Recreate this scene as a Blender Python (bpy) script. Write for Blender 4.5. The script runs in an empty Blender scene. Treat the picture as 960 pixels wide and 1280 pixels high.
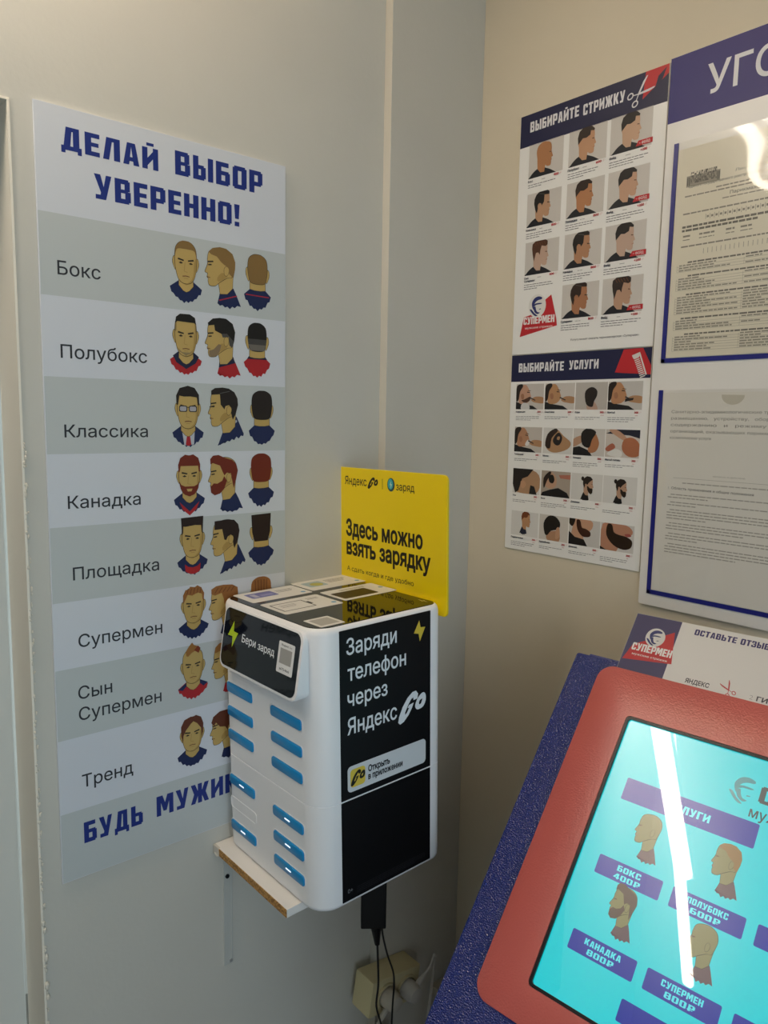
import bpy, bmesh, math, random
from mathutils import Vector, Matrix
random.seed(7)
S = bpy.context.scene
COL = S.collection
H0 = 1.6                                   # height of the survey origin above the floor

# ------------------------------------------------------------------ camera
FPX = 940.94; YAW = .70549; PITCH = -.12518; ROLL = .01806
CAM = Vector((-1.0517, -1.0, .0233 + H0))
fwd = Vector((math.sin(YAW) * math.cos(PITCH), math.cos(YAW) * math.cos(PITCH), math.sin(PITCH)))
_r = Vector((math.cos(YAW), -math.sin(YAW), 0)); _u = _r.cross(fwd)
rgt = math.cos(ROLL) * _r + math.sin(ROLL) * _u
upv = -math.sin(ROLL) * _r + math.cos(ROLL) * _u
cd = bpy.data.cameras.new('camera'); cam = bpy.data.objects.new('camera', cd); COL.objects.link(cam)
cd.sensor_fit = 'VERTICAL'; cd.sensor_height = 36; cd.lens = 36 * FPX / 1280; cd.clip_start = .02
M = Matrix.Identity(4)
for i in range(3):
    M[i][0] = rgt[i]; M[i][1] = upv[i]; M[i][2] = -fwd[i]; M[i][3] = CAM[i]
cam.matrix_world = M
S.camera = cam

# ------------------------------------------------------------------ light and exposure
S.view_settings.view_transform = 'Standard'; S.view_settings.look = 'None'
S.view_settings.gamma = 1; S.view_settings.use_curve_mapping = False
S.view_settings.exposure = -.38
LAMP_COL = '#ffefdb'
LAMP_POWER = 38.0
DOWN_POWER = 50.0                          # radiance of the added ceiling fill lamp
SKY = 3.0                                  # daylight through the shop window behind
wd = bpy.data.worlds.new('world'); S.world = wd; wd.use_nodes = True
wd.node_tree.nodes['Background'].inputs[0].default_value = (.72, .88, 1, 1)
wd.node_tree.nodes['Background'].inputs[1].default_value = SKY
pl = bpy.data.lights.new('window_daylight', 'AREA'); pl.shape = 'RECTANGLE'; pl.size = 2.2; pl.size_y = 1.9
pl.cycles.is_portal = True
po = bpy.data.objects.new('window_daylight', pl); COL.objects.link(po)
po.location = (-1.5, -2.62, 1.35); po.rotation_euler = (math.pi / 2, 0, math.pi)   # looks into the room (+Y)
po.rotation_euler = (math.radians(90), 0, 0)
po.rotation_euler = Vector((0, 1, 0)).to_track_quat('-Z', 'Z').to_euler()

# ------------------------------------------------------------------ materials
def lin(h):
    h = h.lstrip('#'); o = []
    for i in (0, 2, 4):
        c = int(h[i:i + 2], 16) / 255
        o.append(c / 12.92 if c <= .04045 else ((c + .055) / 1.055) ** 2.4)
    return (*o, 1)
_M = {}
def mat(hexc, rough=.55, spec=.4, metal=0, emit=0, coat=0, bump=None, emit_col=None):
    k = (hexc, rough, spec, metal, emit, coat, bump, emit_col)
    if k in _M: return _M[k]
    m = bpy.data.materials.new('mat_' + hexc.strip('#')); m.use_nodes = True
    nt = m.node_tree; b = nt.nodes['Principled BSDF']
    b.inputs['Base Color'].default_value = lin(hexc); b.inputs['Roughness'].default_value = rough
    b.inputs['Specular IOR Level'].default_value = spec; b.inputs['Metallic'].default_value = metal
    if emit:
        b.inputs['Emission Color'].default_value = lin(emit_col or hexc); b.inputs['Emission Strength'].default_value = emit
    if coat:
        b.inputs['Coat Weight'].default_value = coat; b.inputs['Coat Roughness'].default_value = .012
    if bump:
        sc, st, dist, det = bump
        tc = nt.nodes.new('ShaderNodeTexCoord'); n = nt.nodes.new('ShaderNodeTexNoise')
        n.inputs['Scale'].default_value = sc; n.inputs['Detail'].default_value = det
        bp = nt.nodes.new('ShaderNodeBump'); bp.inputs['Strength'].default_value = st; bp.inputs['Distance'].default_value = dist
        nt.links.new(tc.outputs['Object'], n.inputs['Vector']); nt.links.new(n.outputs['Fac'], bp.inputs['Height'])
        nt.links.new(bp.outputs['Normal'], b.inputs['Normal'])
    _M[k] = m
    return m
def wall_mat(name, c1, c2, rough=.6):
    m = bpy.data.materials.new(name); m.use_nodes = True; nt = m.node_tree; b = nt.nodes['Principled BSDF']
    tc = nt.nodes.new('ShaderNodeTexCoord'); n = nt.nodes.new('ShaderNodeTexNoise'); n.inputs['Scale'].default_value = 3.2
    n.inputs['Detail'].default_value = 5; r = nt.nodes.new('ShaderNodeValToRGB')
    r.color_ramp.elements[0].position = .35; r.color_ramp.elements[0].color = lin(c1)
    r.color_ramp.elements[1].position = .7; r.color_ramp.elements[1].color = lin(c2)
    n2 = nt.nodes.new('ShaderNodeTexNoise'); n2.inputs['Scale'].default_value = 130; n2.inputs['Detail'].default_value = 3
    bp = nt.nodes.new('ShaderNodeBump'); bp.inputs['Strength'].default_value = .12; bp.inputs['Distance'].default_value = .002
    L = nt.links.new
    L(tc.outputs['Object'], n.inputs['Vector']); L(tc.outputs['Object'], n2.inputs['Vector']); L(n.outputs['Fac'], r.inputs['Fac'])
    L(r.outputs['Color'], b.inputs['Base Color']); L(n2.outputs['Fac'], bp.inputs['Height']); L(bp.outputs['Normal'], b.inputs['Normal'])
    b.inputs['Roughness'].default_value = rough; b.inputs['Specular IOR Level'].default_value = .35
    return m
def chip_mat():
    m = bpy.data.materials.new('chipboard'); m.use_nodes = True; nt = m.node_tree; b = nt.nodes['Principled BSDF']
    tc = nt.nodes.new('ShaderNodeTexCoord'); v = nt.nodes.new('ShaderNodeTexVoronoi'); v.inputs['Scale'].default_value = 420
    r = nt.nodes.new('ShaderNodeValToRGB'); r.color_ramp.elements[0].color = lin('#6f4a22'); r.color_ramp.elements[1].color = lin('#d3a25e')
    nt.links.new(tc.outputs['Object'], v.inputs['Vector']); nt.links.new(v.outputs['Color'], r.inputs['Fac'])
    nt.links.new(r.outputs['Color'], b.inputs['Base Color']); b.inputs['Roughness'].default_value = .9
    return m

# ------------------------------------------------------------------ object helpers
WM = {}                                    # world matrices of the roots
def tag(o, label=None, cat=None, group=None, kind=None):
    for k, v in (('label', label), ('category', cat), ('group', group), ('kind', kind)):
        if v: o[k] = v
    return o
def place(o, W, parent=None):
    """put o at world matrix W, as a child of parent if one is given"""
    if parent is not None:
        o.parent = parent; o.matrix_basis = WM[parent.name].inverted() @ W
    else:
        o.matrix_basis = W
    WM[o.name] = W.copy()
def link(name, bm, mats, W=None, parent=None, smooth=False):
    me = bpy.data.meshes.new(name)
    bmesh.ops.recalc_face_normals(bm, faces=bm.faces[:]) if smooth != 'keep' else None
    bm.to_mesh(me); bm.free()
    for m in (mats if isinstance(mats, (list, tuple)) else [mats]): me.materials.append(m)
    if smooth is True:
        for p in me.polygons: p.use_smooth = True
        try: me.set_sharp_from_angle(angle=math.radians(40))
        except Exception: pass
    o = bpy.data.objects.new(name, me); COL.objects.link(o)
    place(o, W or Matrix.Identity(4), parent)
    return o
def empty(name, W, label, cat, group=None):
    o = bpy.data.objects.new(name, None); COL.objects.link(o); o.empty_display_size = .05
    place(o, W); return tag(o, label, cat, group)
def T(x, y, z): return Matrix.Translation((x, y, z))
def box(bm, x0, y0, z0, x1, y1, z1, bev=0, mi=0):
    vs = [bm.verts.new(p) for p in ((x0, y0, z0), (x1, y0, z0), (x1, y1, z0), (x0, y1, z0), (x0, y0, z1), (x1, y0, z1), (x1, y1, z1), (x0, y1, z1))]
    fs = [bm.faces.new([vs[i] for i in f]) for f in ((3, 2, 1, 0), (4, 5, 6, 7), (0, 1, 5, 4), (1, 2, 6, 5), (2, 3, 7, 6), (3, 0, 4, 7))]
    for f in fs: f.material_index = mi
    if bev:
        es = list({e for f in fs for e in f.edges})
        r = bmesh.ops.bevel(bm, geom=es, offset=bev, segments=2, affect='EDGES', profile=.6)
        for f in r['faces']: f.material_index = mi
def rrect(x0, y0, x1, y1, r, n=6):
    out = []
    if not isinstance(r, (tuple, list)): r = (r,) * 4       # bl, br, tr, tl
    for (cx, cy, a0), rr in zip(((x0 + r[0], y0 + r[0], 180), (x1 - r[1], y0 + r[1], 270), (x1 - r[2], y1 - r[2], 0), (x0 + r[3], y1 - r[3], 90)), r):
        if rr <= 1e-6: out.append((cx, cy)); continue
        for i in range(n + 1):
            a = math.radians(a0 + 90 * i / n); out.append((cx + rr * math.cos(a), cy + rr * math.sin(a)))
    return out
def loft(bm, loops, cap0=True, cap1=True, mi=0):
    """loops: lists of 3D points, all the same length"""
    R = [[bm.verts.new(p) for p in l] for l in loops]
    n = len(R[0])
    for a, b in zip(R, R[1:]):
        for i in range(n):
            bm.faces.new((a[i], a[(i + 1) % n], b[(i + 1) % n], b[i])).material_index = mi
    if cap0: bm.faces.new(R[0][::-1]).material_index = mi
    if cap1: bm.faces.new(R[-1]).material_index = mi
def slab(bm, pts, z0, z1, bev=0, mi=0):
    """a 2D outline made thick, front edge softened"""
    if bev:
        c = (sum(p[0] for p in pts) / len(pts), sum(p[1] for p in pts) / len(pts))
        def ins(d):
            o = []; n = len(pts)
            for i in range(n):
                p, q, s = Vector(pts[i - 1]), Vector(pts[i]), Vector(pts[(i + 1) % n])
                t = (s - p).normalized(); nrm = Vector((-t.y, t.x)); o.append(q + nrm * d)
            return o
        loft(bm, [[(*p, z0) for p in pts], [(*p, z1 - bev) for p in pts], [(*p, z1 - bev * .3) for p in ins(bev * .35)], [(*p, z1) for p in ins(bev)]], mi=mi)
    else:
        loft(bm, [[(*p, z0) for p in pts], [(*p, z1) for p in pts]], mi=mi)
def tube(bm, pts, r, n=10, mi=0, caps=True):
    P = [Vector(p) for p in pts]; loops = []
    rr = r if isinstance(r, (list, tuple)) else [r] * len(P)
    ref = None
    for i, p in enumerate(P):
        t = (P[min(i + 1, len(P) - 1)] - P[max(i - 1, 0)]).normalized()
        if ref is None: ref = Vector((1, 0, 0)) if abs(t.x) < .8 else Vector((0, 1, 0))
        a = (ref - t * ref.dot(t)).normalized(); b = t.cross(a); ref = a
        loops.append([p + (a * math.cos(2 * math.pi * k / n) + b * math.sin(2 * math.pi * k / n)) * rr[i] for k in range(n)])
    loft(bm, loops, caps, caps, mi)
def smooth_path(pts, k=6):
    P = [Vector(p) for p in pts]; out = []
    for i in range(len(P) - 1):
        a, b, c, d = P[max(i - 1, 0)], P[i], P[i + 1], P[min(i + 2, len(P) - 1)]
        for j in range(k):
            t = j / k
            out.append(.5 * ((2 * b) + (c - a) * t + (2 * a - 5 * b + 4 * c - d) * t * t + (3 * b - a - 3 * c + d) * t ** 3))
    out.append(P[-1]); return out
def curve2(pts, k=4):
    """closed smooth outline through control points"""
    n = len(pts); out = []
    for i in range(n):
        a, b, c, d = (Vector(pts[(i + j) % n]) for j in (-1, 0, 1, 2))
        for j in range(k):
            t = j / k
            out.append(tuple(.5 * ((2 * b) + (c - a) * t + (2 * a - 5 * b + 4 * c - d) * t * t + (3 * b - a - 3 * c + d) * t ** 3)))
    return out

# ------------------------------------------------------------------ flat printed artwork on real surfaces
class Frame:
    """a surface in the place: origin, right and up; n is the outward normal"""
    def __init__(s, O, U, V):
        s.O, s.U, s.V = Vector(O), Vector(U).normalized(), Vector(V).normalized(); s.N = s.U.cross(s.V)
        s.W = Matrix.Identity(4)
        for i in range(3): s.W[i][0] = s.U[i]; s.W[i][1] = s.V[i]; s.W[i][2] = s.N[i]; s.W[i][3] = s.O[i]
    def uv(s, px, py, n=0.0):
        """where the surveyed photo point (px, py) lies on this surface"""
        d = fwd + rgt * ((px - 480) / FPX) - upv * ((py - 640) / FPX)
        o = s.O + s.N * n; t = (o - CAM).dot(s.N) / d.dot(s.N); P = CAM + d * t - s.O
        return Vector((P.dot(s.U), P.dot(s.V)))
    def at(s, u, v, n=0.0): return s.O + s.U * u + s.V * v + s.N * n

_txt = {}
def fill_nonzero(loops):
    """cut overlapping letter strokes into level trapezoids (non-zero winding)"""
    E = []
    for l in loops:
        for p, q in zip(l, l[1:] + l[:1]):
            if abs(p[1] - q[1]) > 1e-9: E.append((p, q))
    ys = sorted({round(p[1], 5) for l in loops for p in l}); out = []
    for i in range(len(E)):                  # heights where strokes cross
        (a, b) = E[i]
        for (c, d) in E[i + 1:]:
            den = (b[0] - a[0]) * (d[1] - c[1]) - (b[1] - a[1]) * (d[0] - c[0])
            if abs(den) < 1e-12: continue
            t = ((c[0] - a[0]) * (d[1] - c[1]) - (c[1] - a[1]) * (d[0] - c[0])) / den
            w = ((c[0] - a[0]) * (b[1] - a[1]) - (c[1] - a[1]) * (b[0] - a[0])) / den
            if 0 < t < 1 and 0 < w < 1: ys.append(round(a[1] + t * (b[1] - a[1]), 5))
    ys = sorted(set(ys))
    for y0, y1 in zip(ys, ys[1:]):
        if y1 - y0 < 1e-5: continue
        m = (y0 + y1) / 2; X = []
        for p, q in E:
            lo, hi = (p, q) if p[1] < q[1] else (q, p)
            if lo[1] < m < hi[1]:
                f = lambda y: lo[0] + (hi[0] - lo[0]) * (y - lo[1]) / (hi[1] - lo[1])
                X.append((f(m), f(y0), f(y1), 1 if p[1] < q[1] else -1))
        X.sort(); w = 0; st = None
        for xm, xa, xb, dr in X:
            if w == 0: st = (xa, xb)
            w += dr
            if w == 0: out.append(((st[0], y0), (xa, y0), (xb, y1), (st[1], y1)))
    return out
def embolden(l, d):
    n = len(l); out = []
    for i in range(n):
        p, q, r = Vector(l[i - 1]), Vector(l[i]), Vector(l[(i + 1) % n])
        a, b = (q - p).normalized(), (r - q).normalized(); na, nb = Vector((-a.y, a.x)), Vector((-b.y, b.x)); m = na + nb
        k = m.length_squared / 2
        out.append(tuple(q + m * (d / max(k, .5)))) if k > 1e-6 else out.append(tuple(q))
    return out
def text_geo(body, bold):
    k = (body, bold)
    if k not in _txt:
        c = bpy.data.curves.new('t', 'FONT'); c.body = body; c.size = 1; c.resolution_u = 3; c.fill_mode = 'NONE'
        o = bpy.data.objects.new('t', c); COL.objects.link(o)
        me = bpy.data.meshes.new_from_object(o.evaluated_get(bpy.context.evaluated_depsgraph_get()))
        loops, cur = [], []                  # vertices run contour by contour, closed by one edge back to the start
        close = {max(e.vertices): min(e.vertices) for e in me.edges if abs(e.vertices[0] - e.vertices[1]) > 1}
        for i, v in enumerate(me.vertices):
            cur.append(tuple(v.co.to_2d()))
            if i in close: loops.append(cur); cur = []
        bpy.data.objects.remove(o); bpy.data.curves.remove(c); bpy.data.meshes.remove(me)
        area = lambda l: sum(p[0] * q[1] - q[0] * p[1] for p, q in zip(l, l[1:] + l[:1])) / 2
        sgn = 1 if sum(area(l) for l in loops) > 0 else -1
        if bold: loops = [embolden(l, -sgn * bold) for l in loops]
        groups = []
        for l in sorted(loops, key=lambda l: min(p[0] for p in l)):
            a, b = min(p[0] for p in l), max(p[0] for p in l)
            if groups and a < groups[-1][1] - .004: groups[-1][0].append(l); groups[-1][1] = max(groups[-1][1], b)
            else: groups.append([[l], b])
        vs, fs = [], []
        for ls, _ in groups:
            for q in fill_nonzero(ls):
                fs.append(tuple(range(len(vs), len(vs) + 4))); vs += [Vector(p) for p in q]
        _txt[k] = (vs, fs, [0] * len(vs))
    return _txt[k]

def _r(a, b, c, d): return [(a, b), (c, b), (c, d), (a, d)]
BLK = {                                     # bold squared poster lettering, drawn letter by letter
 'А': (.64, [[(0, 0), (.16, 1), (.34, 1), (.23, 0)], [(.64, 0), (.41, 0), (.3, 1), (.48, 1)], _r(.2, .17, .44, .36), _r(.2, .82, .44, 1)]),
 'Б': (.62, [_r(0, 0, .24, 1), _r(.2, .8, .56, 1), _r(.2, .44, .56, .62), _r(.4, .07, .62, .55), _r(.2, 0, .55, .2)]),
 'В': (.62, [_r(0, 0, .24, 1), _r(.2, .8, .53, 1), _r(.2, .43, .52, .58), _r(.38, .52, .59, .93), _r(.4, .07, .62, .5), _r(.2, 0, .55, .2)]),
 'Г': (.54, [_r(0, 0, .24, 1), _r(.2, .8, .54, 1)]),
 'Д': (.74, [[(.08, .1), (.18, 1), (.4, 1), (.32, .1)], _r(.43, .1, .66, 1), _r(.18, .82, .66, 1), _r(0, 0, .74, .19), _r(0, -.13, .15, .1), _r(.59, -.13, .74, .1)]),
 'Е': (.55, [_r(0, 0, .24, 1), _r(.2, .8, .55, 1), _r(.2, .41, .51, .59), _r(.2, 0, .55, .2)]),
 'Ж': (.96, [_r(.37, 0, .59, 1), [(0, 0), (.23, 0), (.42, .5), (.23, 1), (0, 1), (.17, .5)], [(.96, 0), (.73, 0), (.54, .5), (.73, 1), (.96, 1), (.79, .5)]]),
 'З': (.62, [_r(.02, .8, .53, 1), _r(.18, .43, .5, .58), _r(.02, 0, .55, .2), _r(.38, .52, .59, .93), _r(.4, .07, .62, .5), _r(0, .66, .2, .88), _r(0, .1, .2, .33)]),
 'И': (.66, [_r(0, 0, .22, 1), _r(.44, 0, .66, 1), [(.18, .12), (.48, .55), (.48, .9), (.18, .46)]]),
 'Й': (.66, [_r(0, 0, .22, 1), _r(.44, 0, .66, 1), [(.18, .12), (.48, .55), (.48, .9), (.18, .46)], _r(.18, 1.08, .48, 1.22)]),
 'К': (.67, [_r(0, 0, .24, 1), [(.2, .5), (.42, 1), (.66, 1), (.46, .5), (.67, 0), (.43, 0)]]),
 'Л': (.66, [[(0, 0), (.14, 1), (.38, 1), (.23, 0)], _r(.42, 0, .66, 1), _r(.14, .82, .66, 1)]),
 'М': (.84, [_r(0, 0, .22, 1), _r(.62, 0, .84, 1), [(.12, 1), (.3, 1), (.42, .62), (.54, 1), (.72, 1), (.5, .2), (.34, .2)]]),
 'Н': (.64, [_r(0, 0, .24, 1), _r(.4, 0, .64, 1), _r(.2, .4, .44, .6)]),
 'О': (.64, [_r(0, .07, .24, .93), _r(.4, .07, .64, .93), _r(.07, .8, .57, 1), _r(.07, 0, .57, .2)]),
 'П': (.64, [_r(0, 0, .24, 1), _r(.4, 0, .64, 1), _r(.2, .8, .44, 1)]),
 'Р': (.62, [_r(0, 0, .24, 1), _r(.2, .8, .55, 1), _r(.4, .4, .62, .93), _r(.2, .32, .55, .51)]),
 'С': (.6, [_r(0, .07, .24, .93), _r(.07, .8, .54, 1), _r(.07, 0, .54, .2), _r(.38, .64, .6, .93), _r(.38, .07, .6, .36)]),
 'Т': (.6, [_r(.18, 0, .42, 1), _r(0, .8, .6, 1)]),
 'У': (.66, [[(0, 1), (.24, 1), (.36, .52), (.45, 1), (.66, 1), (.44, 0), (.2, 0), (.25, .28)], _r(.05, 0, .4, .18)]),
 'Щ': (.96, [_r(0, 0, .22, 1), _r(.31, 0, .53, 1), _r(.62, 0, .84, 1), _r(.1, 0, .96, .19), _r(.8, -.13, .96, .15)]),
 'Ы': (.86, [_r(0, 0, .23, 1), _r(.2, .46, .46, .63), _r(.33, .07, .54, .56), _r(.2, 0, .47, .2), _r(.63, 0, .86, 1)]),
 'Ь': (.62, [_r(0, 0, .24, 1), _r(.2, .46, .55, .63), _r(.4, .07, .62, .56), _r(.2, 0, .55, .2)]),
 'Я': (.62, [_r(.38, 0, .62, 1), _r(.07, .8, .42, 1), _r(0, .46, .22, .93), _r(.07, .36, .42, .54), [(0, 0), (.25, 0), (.44, .4), (.2, .4)]]),
 '!': (.26, [[(0, 1), (.26, 1), (.22, .34), (.04, .34)], _r(.02, 0, .24, .21)]),
 '0': (.6, [_r(0, .07, .22, .93), _r(.38, .07, .6, .93), _r(.07, .82, .53, 1), _r(.07, 0, .53, .18)]),
 '4': (.64, [_r(.34, 0, .56, 1), _r(.0, .2, .66, .38), [(0, .3), (.2, .3), (.42, .84), (.42, 1), (.3, 1)]]),
 '6': (.62, [_r(0, .07, .23, .93), _r(.07, .82, .55, 1), _r(.07, 0, .55, .18), _r(.4, .07, .62, .53), _r(.2, .42, .55, .6)]),
 '8': (.62, [_r(0, .07, .22, .48), _r(.4, .07, .62, .48), _r(.02, .52, .22, .93), _r(.4, .52, .6, .93), _r(.07, .82, .55, 1), _r(.07, 0, .55, .18), _r(.07, .42, .55, .58)]),
 '₽': (.66, [_r(.06, 0, .28, 1), _r(.2, .82, .58, 1), _r(.44, .45, .66, .93), _r(.06, .38, .58, .54), _r(0, .16, .5, .28)]),
}
def clip_rect(pts, x0, y0, x1, y1):
    """the part of an outline that lies inside a printed picture's edge"""
    for ax, lim, sg in ((0, x0, 1), (0, x1, -1), (1, y0, 1), (1, y1, -1)):
        out = []
        for p, q in zip(pts, pts[1:] + pts[:1]):
            a, b = (p[ax] - lim) * sg, (q[ax] - lim) * sg
            if a >= 0: out.append(p)
            if (a > 0) != (b > 0) and abs(a - b) > 1e-12:
                t = a / (a - b); out.append((p[0] + (q[0] - p[0]) * t, p[1] + (q[1] - p[1]) * t))
        pts = out
        if len(pts) < 3: return []
    return pts
class Art:
    """collects flat printed shapes on a Frame and links them as one mesh"""
    def __init__(s, frame, rough=.45, spec=.35, coat=0, emit=0):
        s.clip = None; s.f = frame; s.bm = bmesh.new(); s.mats = []; s.i = 0; s.kw = dict(rough=rough, spec=spec, coat=coat); s.emit = emit
    def mi(s, c):
        m = mat(c, **s.kw) if not s.emit else mat('#040506', emit=s.emit, emit_col=c, **s.kw)
        if m not in s.mats: s.mats.append(m)
        return s.mats.index(m)
    def z(s, layer):
        s.i = (s.i + 1) % 24
        return layer * 4e-5 + s.i * 1.5e-6
    def poly(s, pts, c, layer=1):
        z = s.z(layer); mi = s.mi(c)
        if s.clip: pts = clip_rect([tuple(p) for p in pts], *s.clip)
        if len(pts) < 3: return
        a = sum(p[0] * q[1] - q[0] * p[1] for p, q in zip(pts, list(pts[1:]) + [pts[0]]))
        if abs(a) < 1e-10: return
        if a < 0: pts = list(pts)[::-1]
        try: s.bm.faces.new([s.bm.verts.new((p[0], p[1], z)) for p in pts]).material_index = mi
        except ValueError: pass
    def rect(s, x0, y0, x1, y1, c, layer=1, r=0): s.poly(rrect(x0, y0, x1, y1, r) if r else _r(x0, y0, x1, y1), c, layer)
    def ell(s, cx, cy, rx, ry, c, layer=1, n=20): s.poly([(cx + rx * math.cos(2 * math.pi * i / n), cy + ry * math.sin(2 * math.pi * i / n)) for i in range(n)], c, layer)
    def line(s, p, q, w, c, layer=1):
        p, q = Vector(p), Vector(q); t = (q - p).normalized(); n = Vector((-t.y, t.x)) * w / 2
        s.poly([p - n, q - n, q + n, p + n], c, layer)
    def text(s, body, u, v, width, height, c, layer=2, bold=0.0, cap='Н', shear=0):
        """baseline starts at (u, v); width None keeps natural proportions"""
        vs, fs, zs_ = text_geo(body, bold)
        if not vs: return
        ch = .728 if cap == 'Н' else .55
        x0 = min(p.x for p in vs); x1 = max(p.x for p in vs)
        sy = height / ch; sx = width / (x1 - x0) if width else sy
        z = s.z(layer); mi = s.mi(c)
        V = [s.bm.verts.new((u + (p.x - x0) * sx + p.y * sy * shear, v + p.y * sy, z + dz)) for p, dz in zip(vs, zs_)]
        for f in fs:
            try: s.bm.faces.new([V[i] for i in f]).material_index = mi
            except ValueError: pass
    def block(s, body, u, v, width, height, c, layer=2, gap=.1, shear=0):
        w = 0
        for ch in body: w += (.45 if ch == ' ' else BLK[ch][0]) + gap
        w -= gap; sx = width / w if width else height
        x = 0
        for ch in body:
            if ch == ' ': x += .45 + gap; continue
            for p in BLK[ch][1]: s.poly([(u + (x + a) * sx + b * height * shear, v + b * height) for a, b in p], c, layer)
            x += BLK[ch][0] + gap
    def px_text(s, body, p, q, h, c, layer=2, bold=0.0, cap='Н', block=False, gap=.1):
        """lettering from baseline start p to baseline end q (survey points), h = letter height there"""
        a = s.f.uv(*p); b = s.f.uv(*q); t = s.f.uv(p[0], p[1] - h)
        v = (a.y + b.y) / 2
        if block: s.block(body, a.x, v, b.x - a.x, t.y - a.y, c, layer, gap)
        else: s.text(body, a.x, v, b.x - a.x, t.y - a.y, c, layer, bold, cap)
    def build(s, name, parent, smooth=False):
        return link(name, s.bm, s.mats, s.f.W, parent, 'keep')

# ------------------------------------------------------------------ drawn heads (printed pictures)
SKIN, SKIN2, INK = '#bd9f5e', '#a98a4c', '#2a2118'
FACE = [(0, 0), (.3, .06), (.56, .34), (.7, .85), (.77, 1.4), (.77, 2.0), (.7, 2.5), (.42, 2.86), (0, 2.96)]
FACE = FACE + [(-x, y) for x, y in FACE[-2:0:-1]]
def mirror(p): return [(-x, y) for x, y in p]
class Head:
    """one drawn head on an Art sheet: template units mapped to (u, v)"""
    def __init__(s, art, u, v, su, sv, flip=1): s.a, s.u, s.v, s.su, s.sv, s.f = art, u, v, su * flip, sv, flip
    def p(s, pts, c, layer, smooth=0, ink=0.0):
        if smooth: pts = curve2(pts, smooth)
        if ink:
            cx = sum(q[0] for q in pts) / len(pts); cy = sum(q[1] for q in pts) / len(pts)
            o = []
            for x, y in pts:
                d = math.hypot(x - cx, y - cy) or 1; o.append((x + (x - cx) / d * ink, y + (y - cy) / d * ink))
            s.a.poly([(s.u + x * s.su, s.v + y * s.sv) for x, y in o], INK, layer - 1)
        s.a.poly([(s.u + x * s.su, s.v + y * s.sv) for x, y in pts], c, layer)
    def l(s, pts, w, c, layer):
        for a, b in zip(pts, pts[1:]):
            a, b = Vector(a), Vector(b); t = (b - a).normalized(); n = Vector((-t.y, t.x)) * w / 2
            s.p([a - n - t * w * .2, b - n + t * w * .2, b + n + t * w * .2, a + n - t * w * .2], c, layer)
def brush(l, r, top, bot, n, amp, seed):
    """ragged brushed lower edge of a painted garment from right to left"""
    rr = random.Random(seed); out = []
    for i in range(n + 1):
        t = i / n; x = r + (l - r) * t
        y = top + (bot - top) * math.sin(math.pi * (t * .9 + .05)) ** .8 + (amp if i % 2 else -amp * .4) + rr.uniform(-.04, .04)
        out.append((x, y))
    return out
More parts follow.
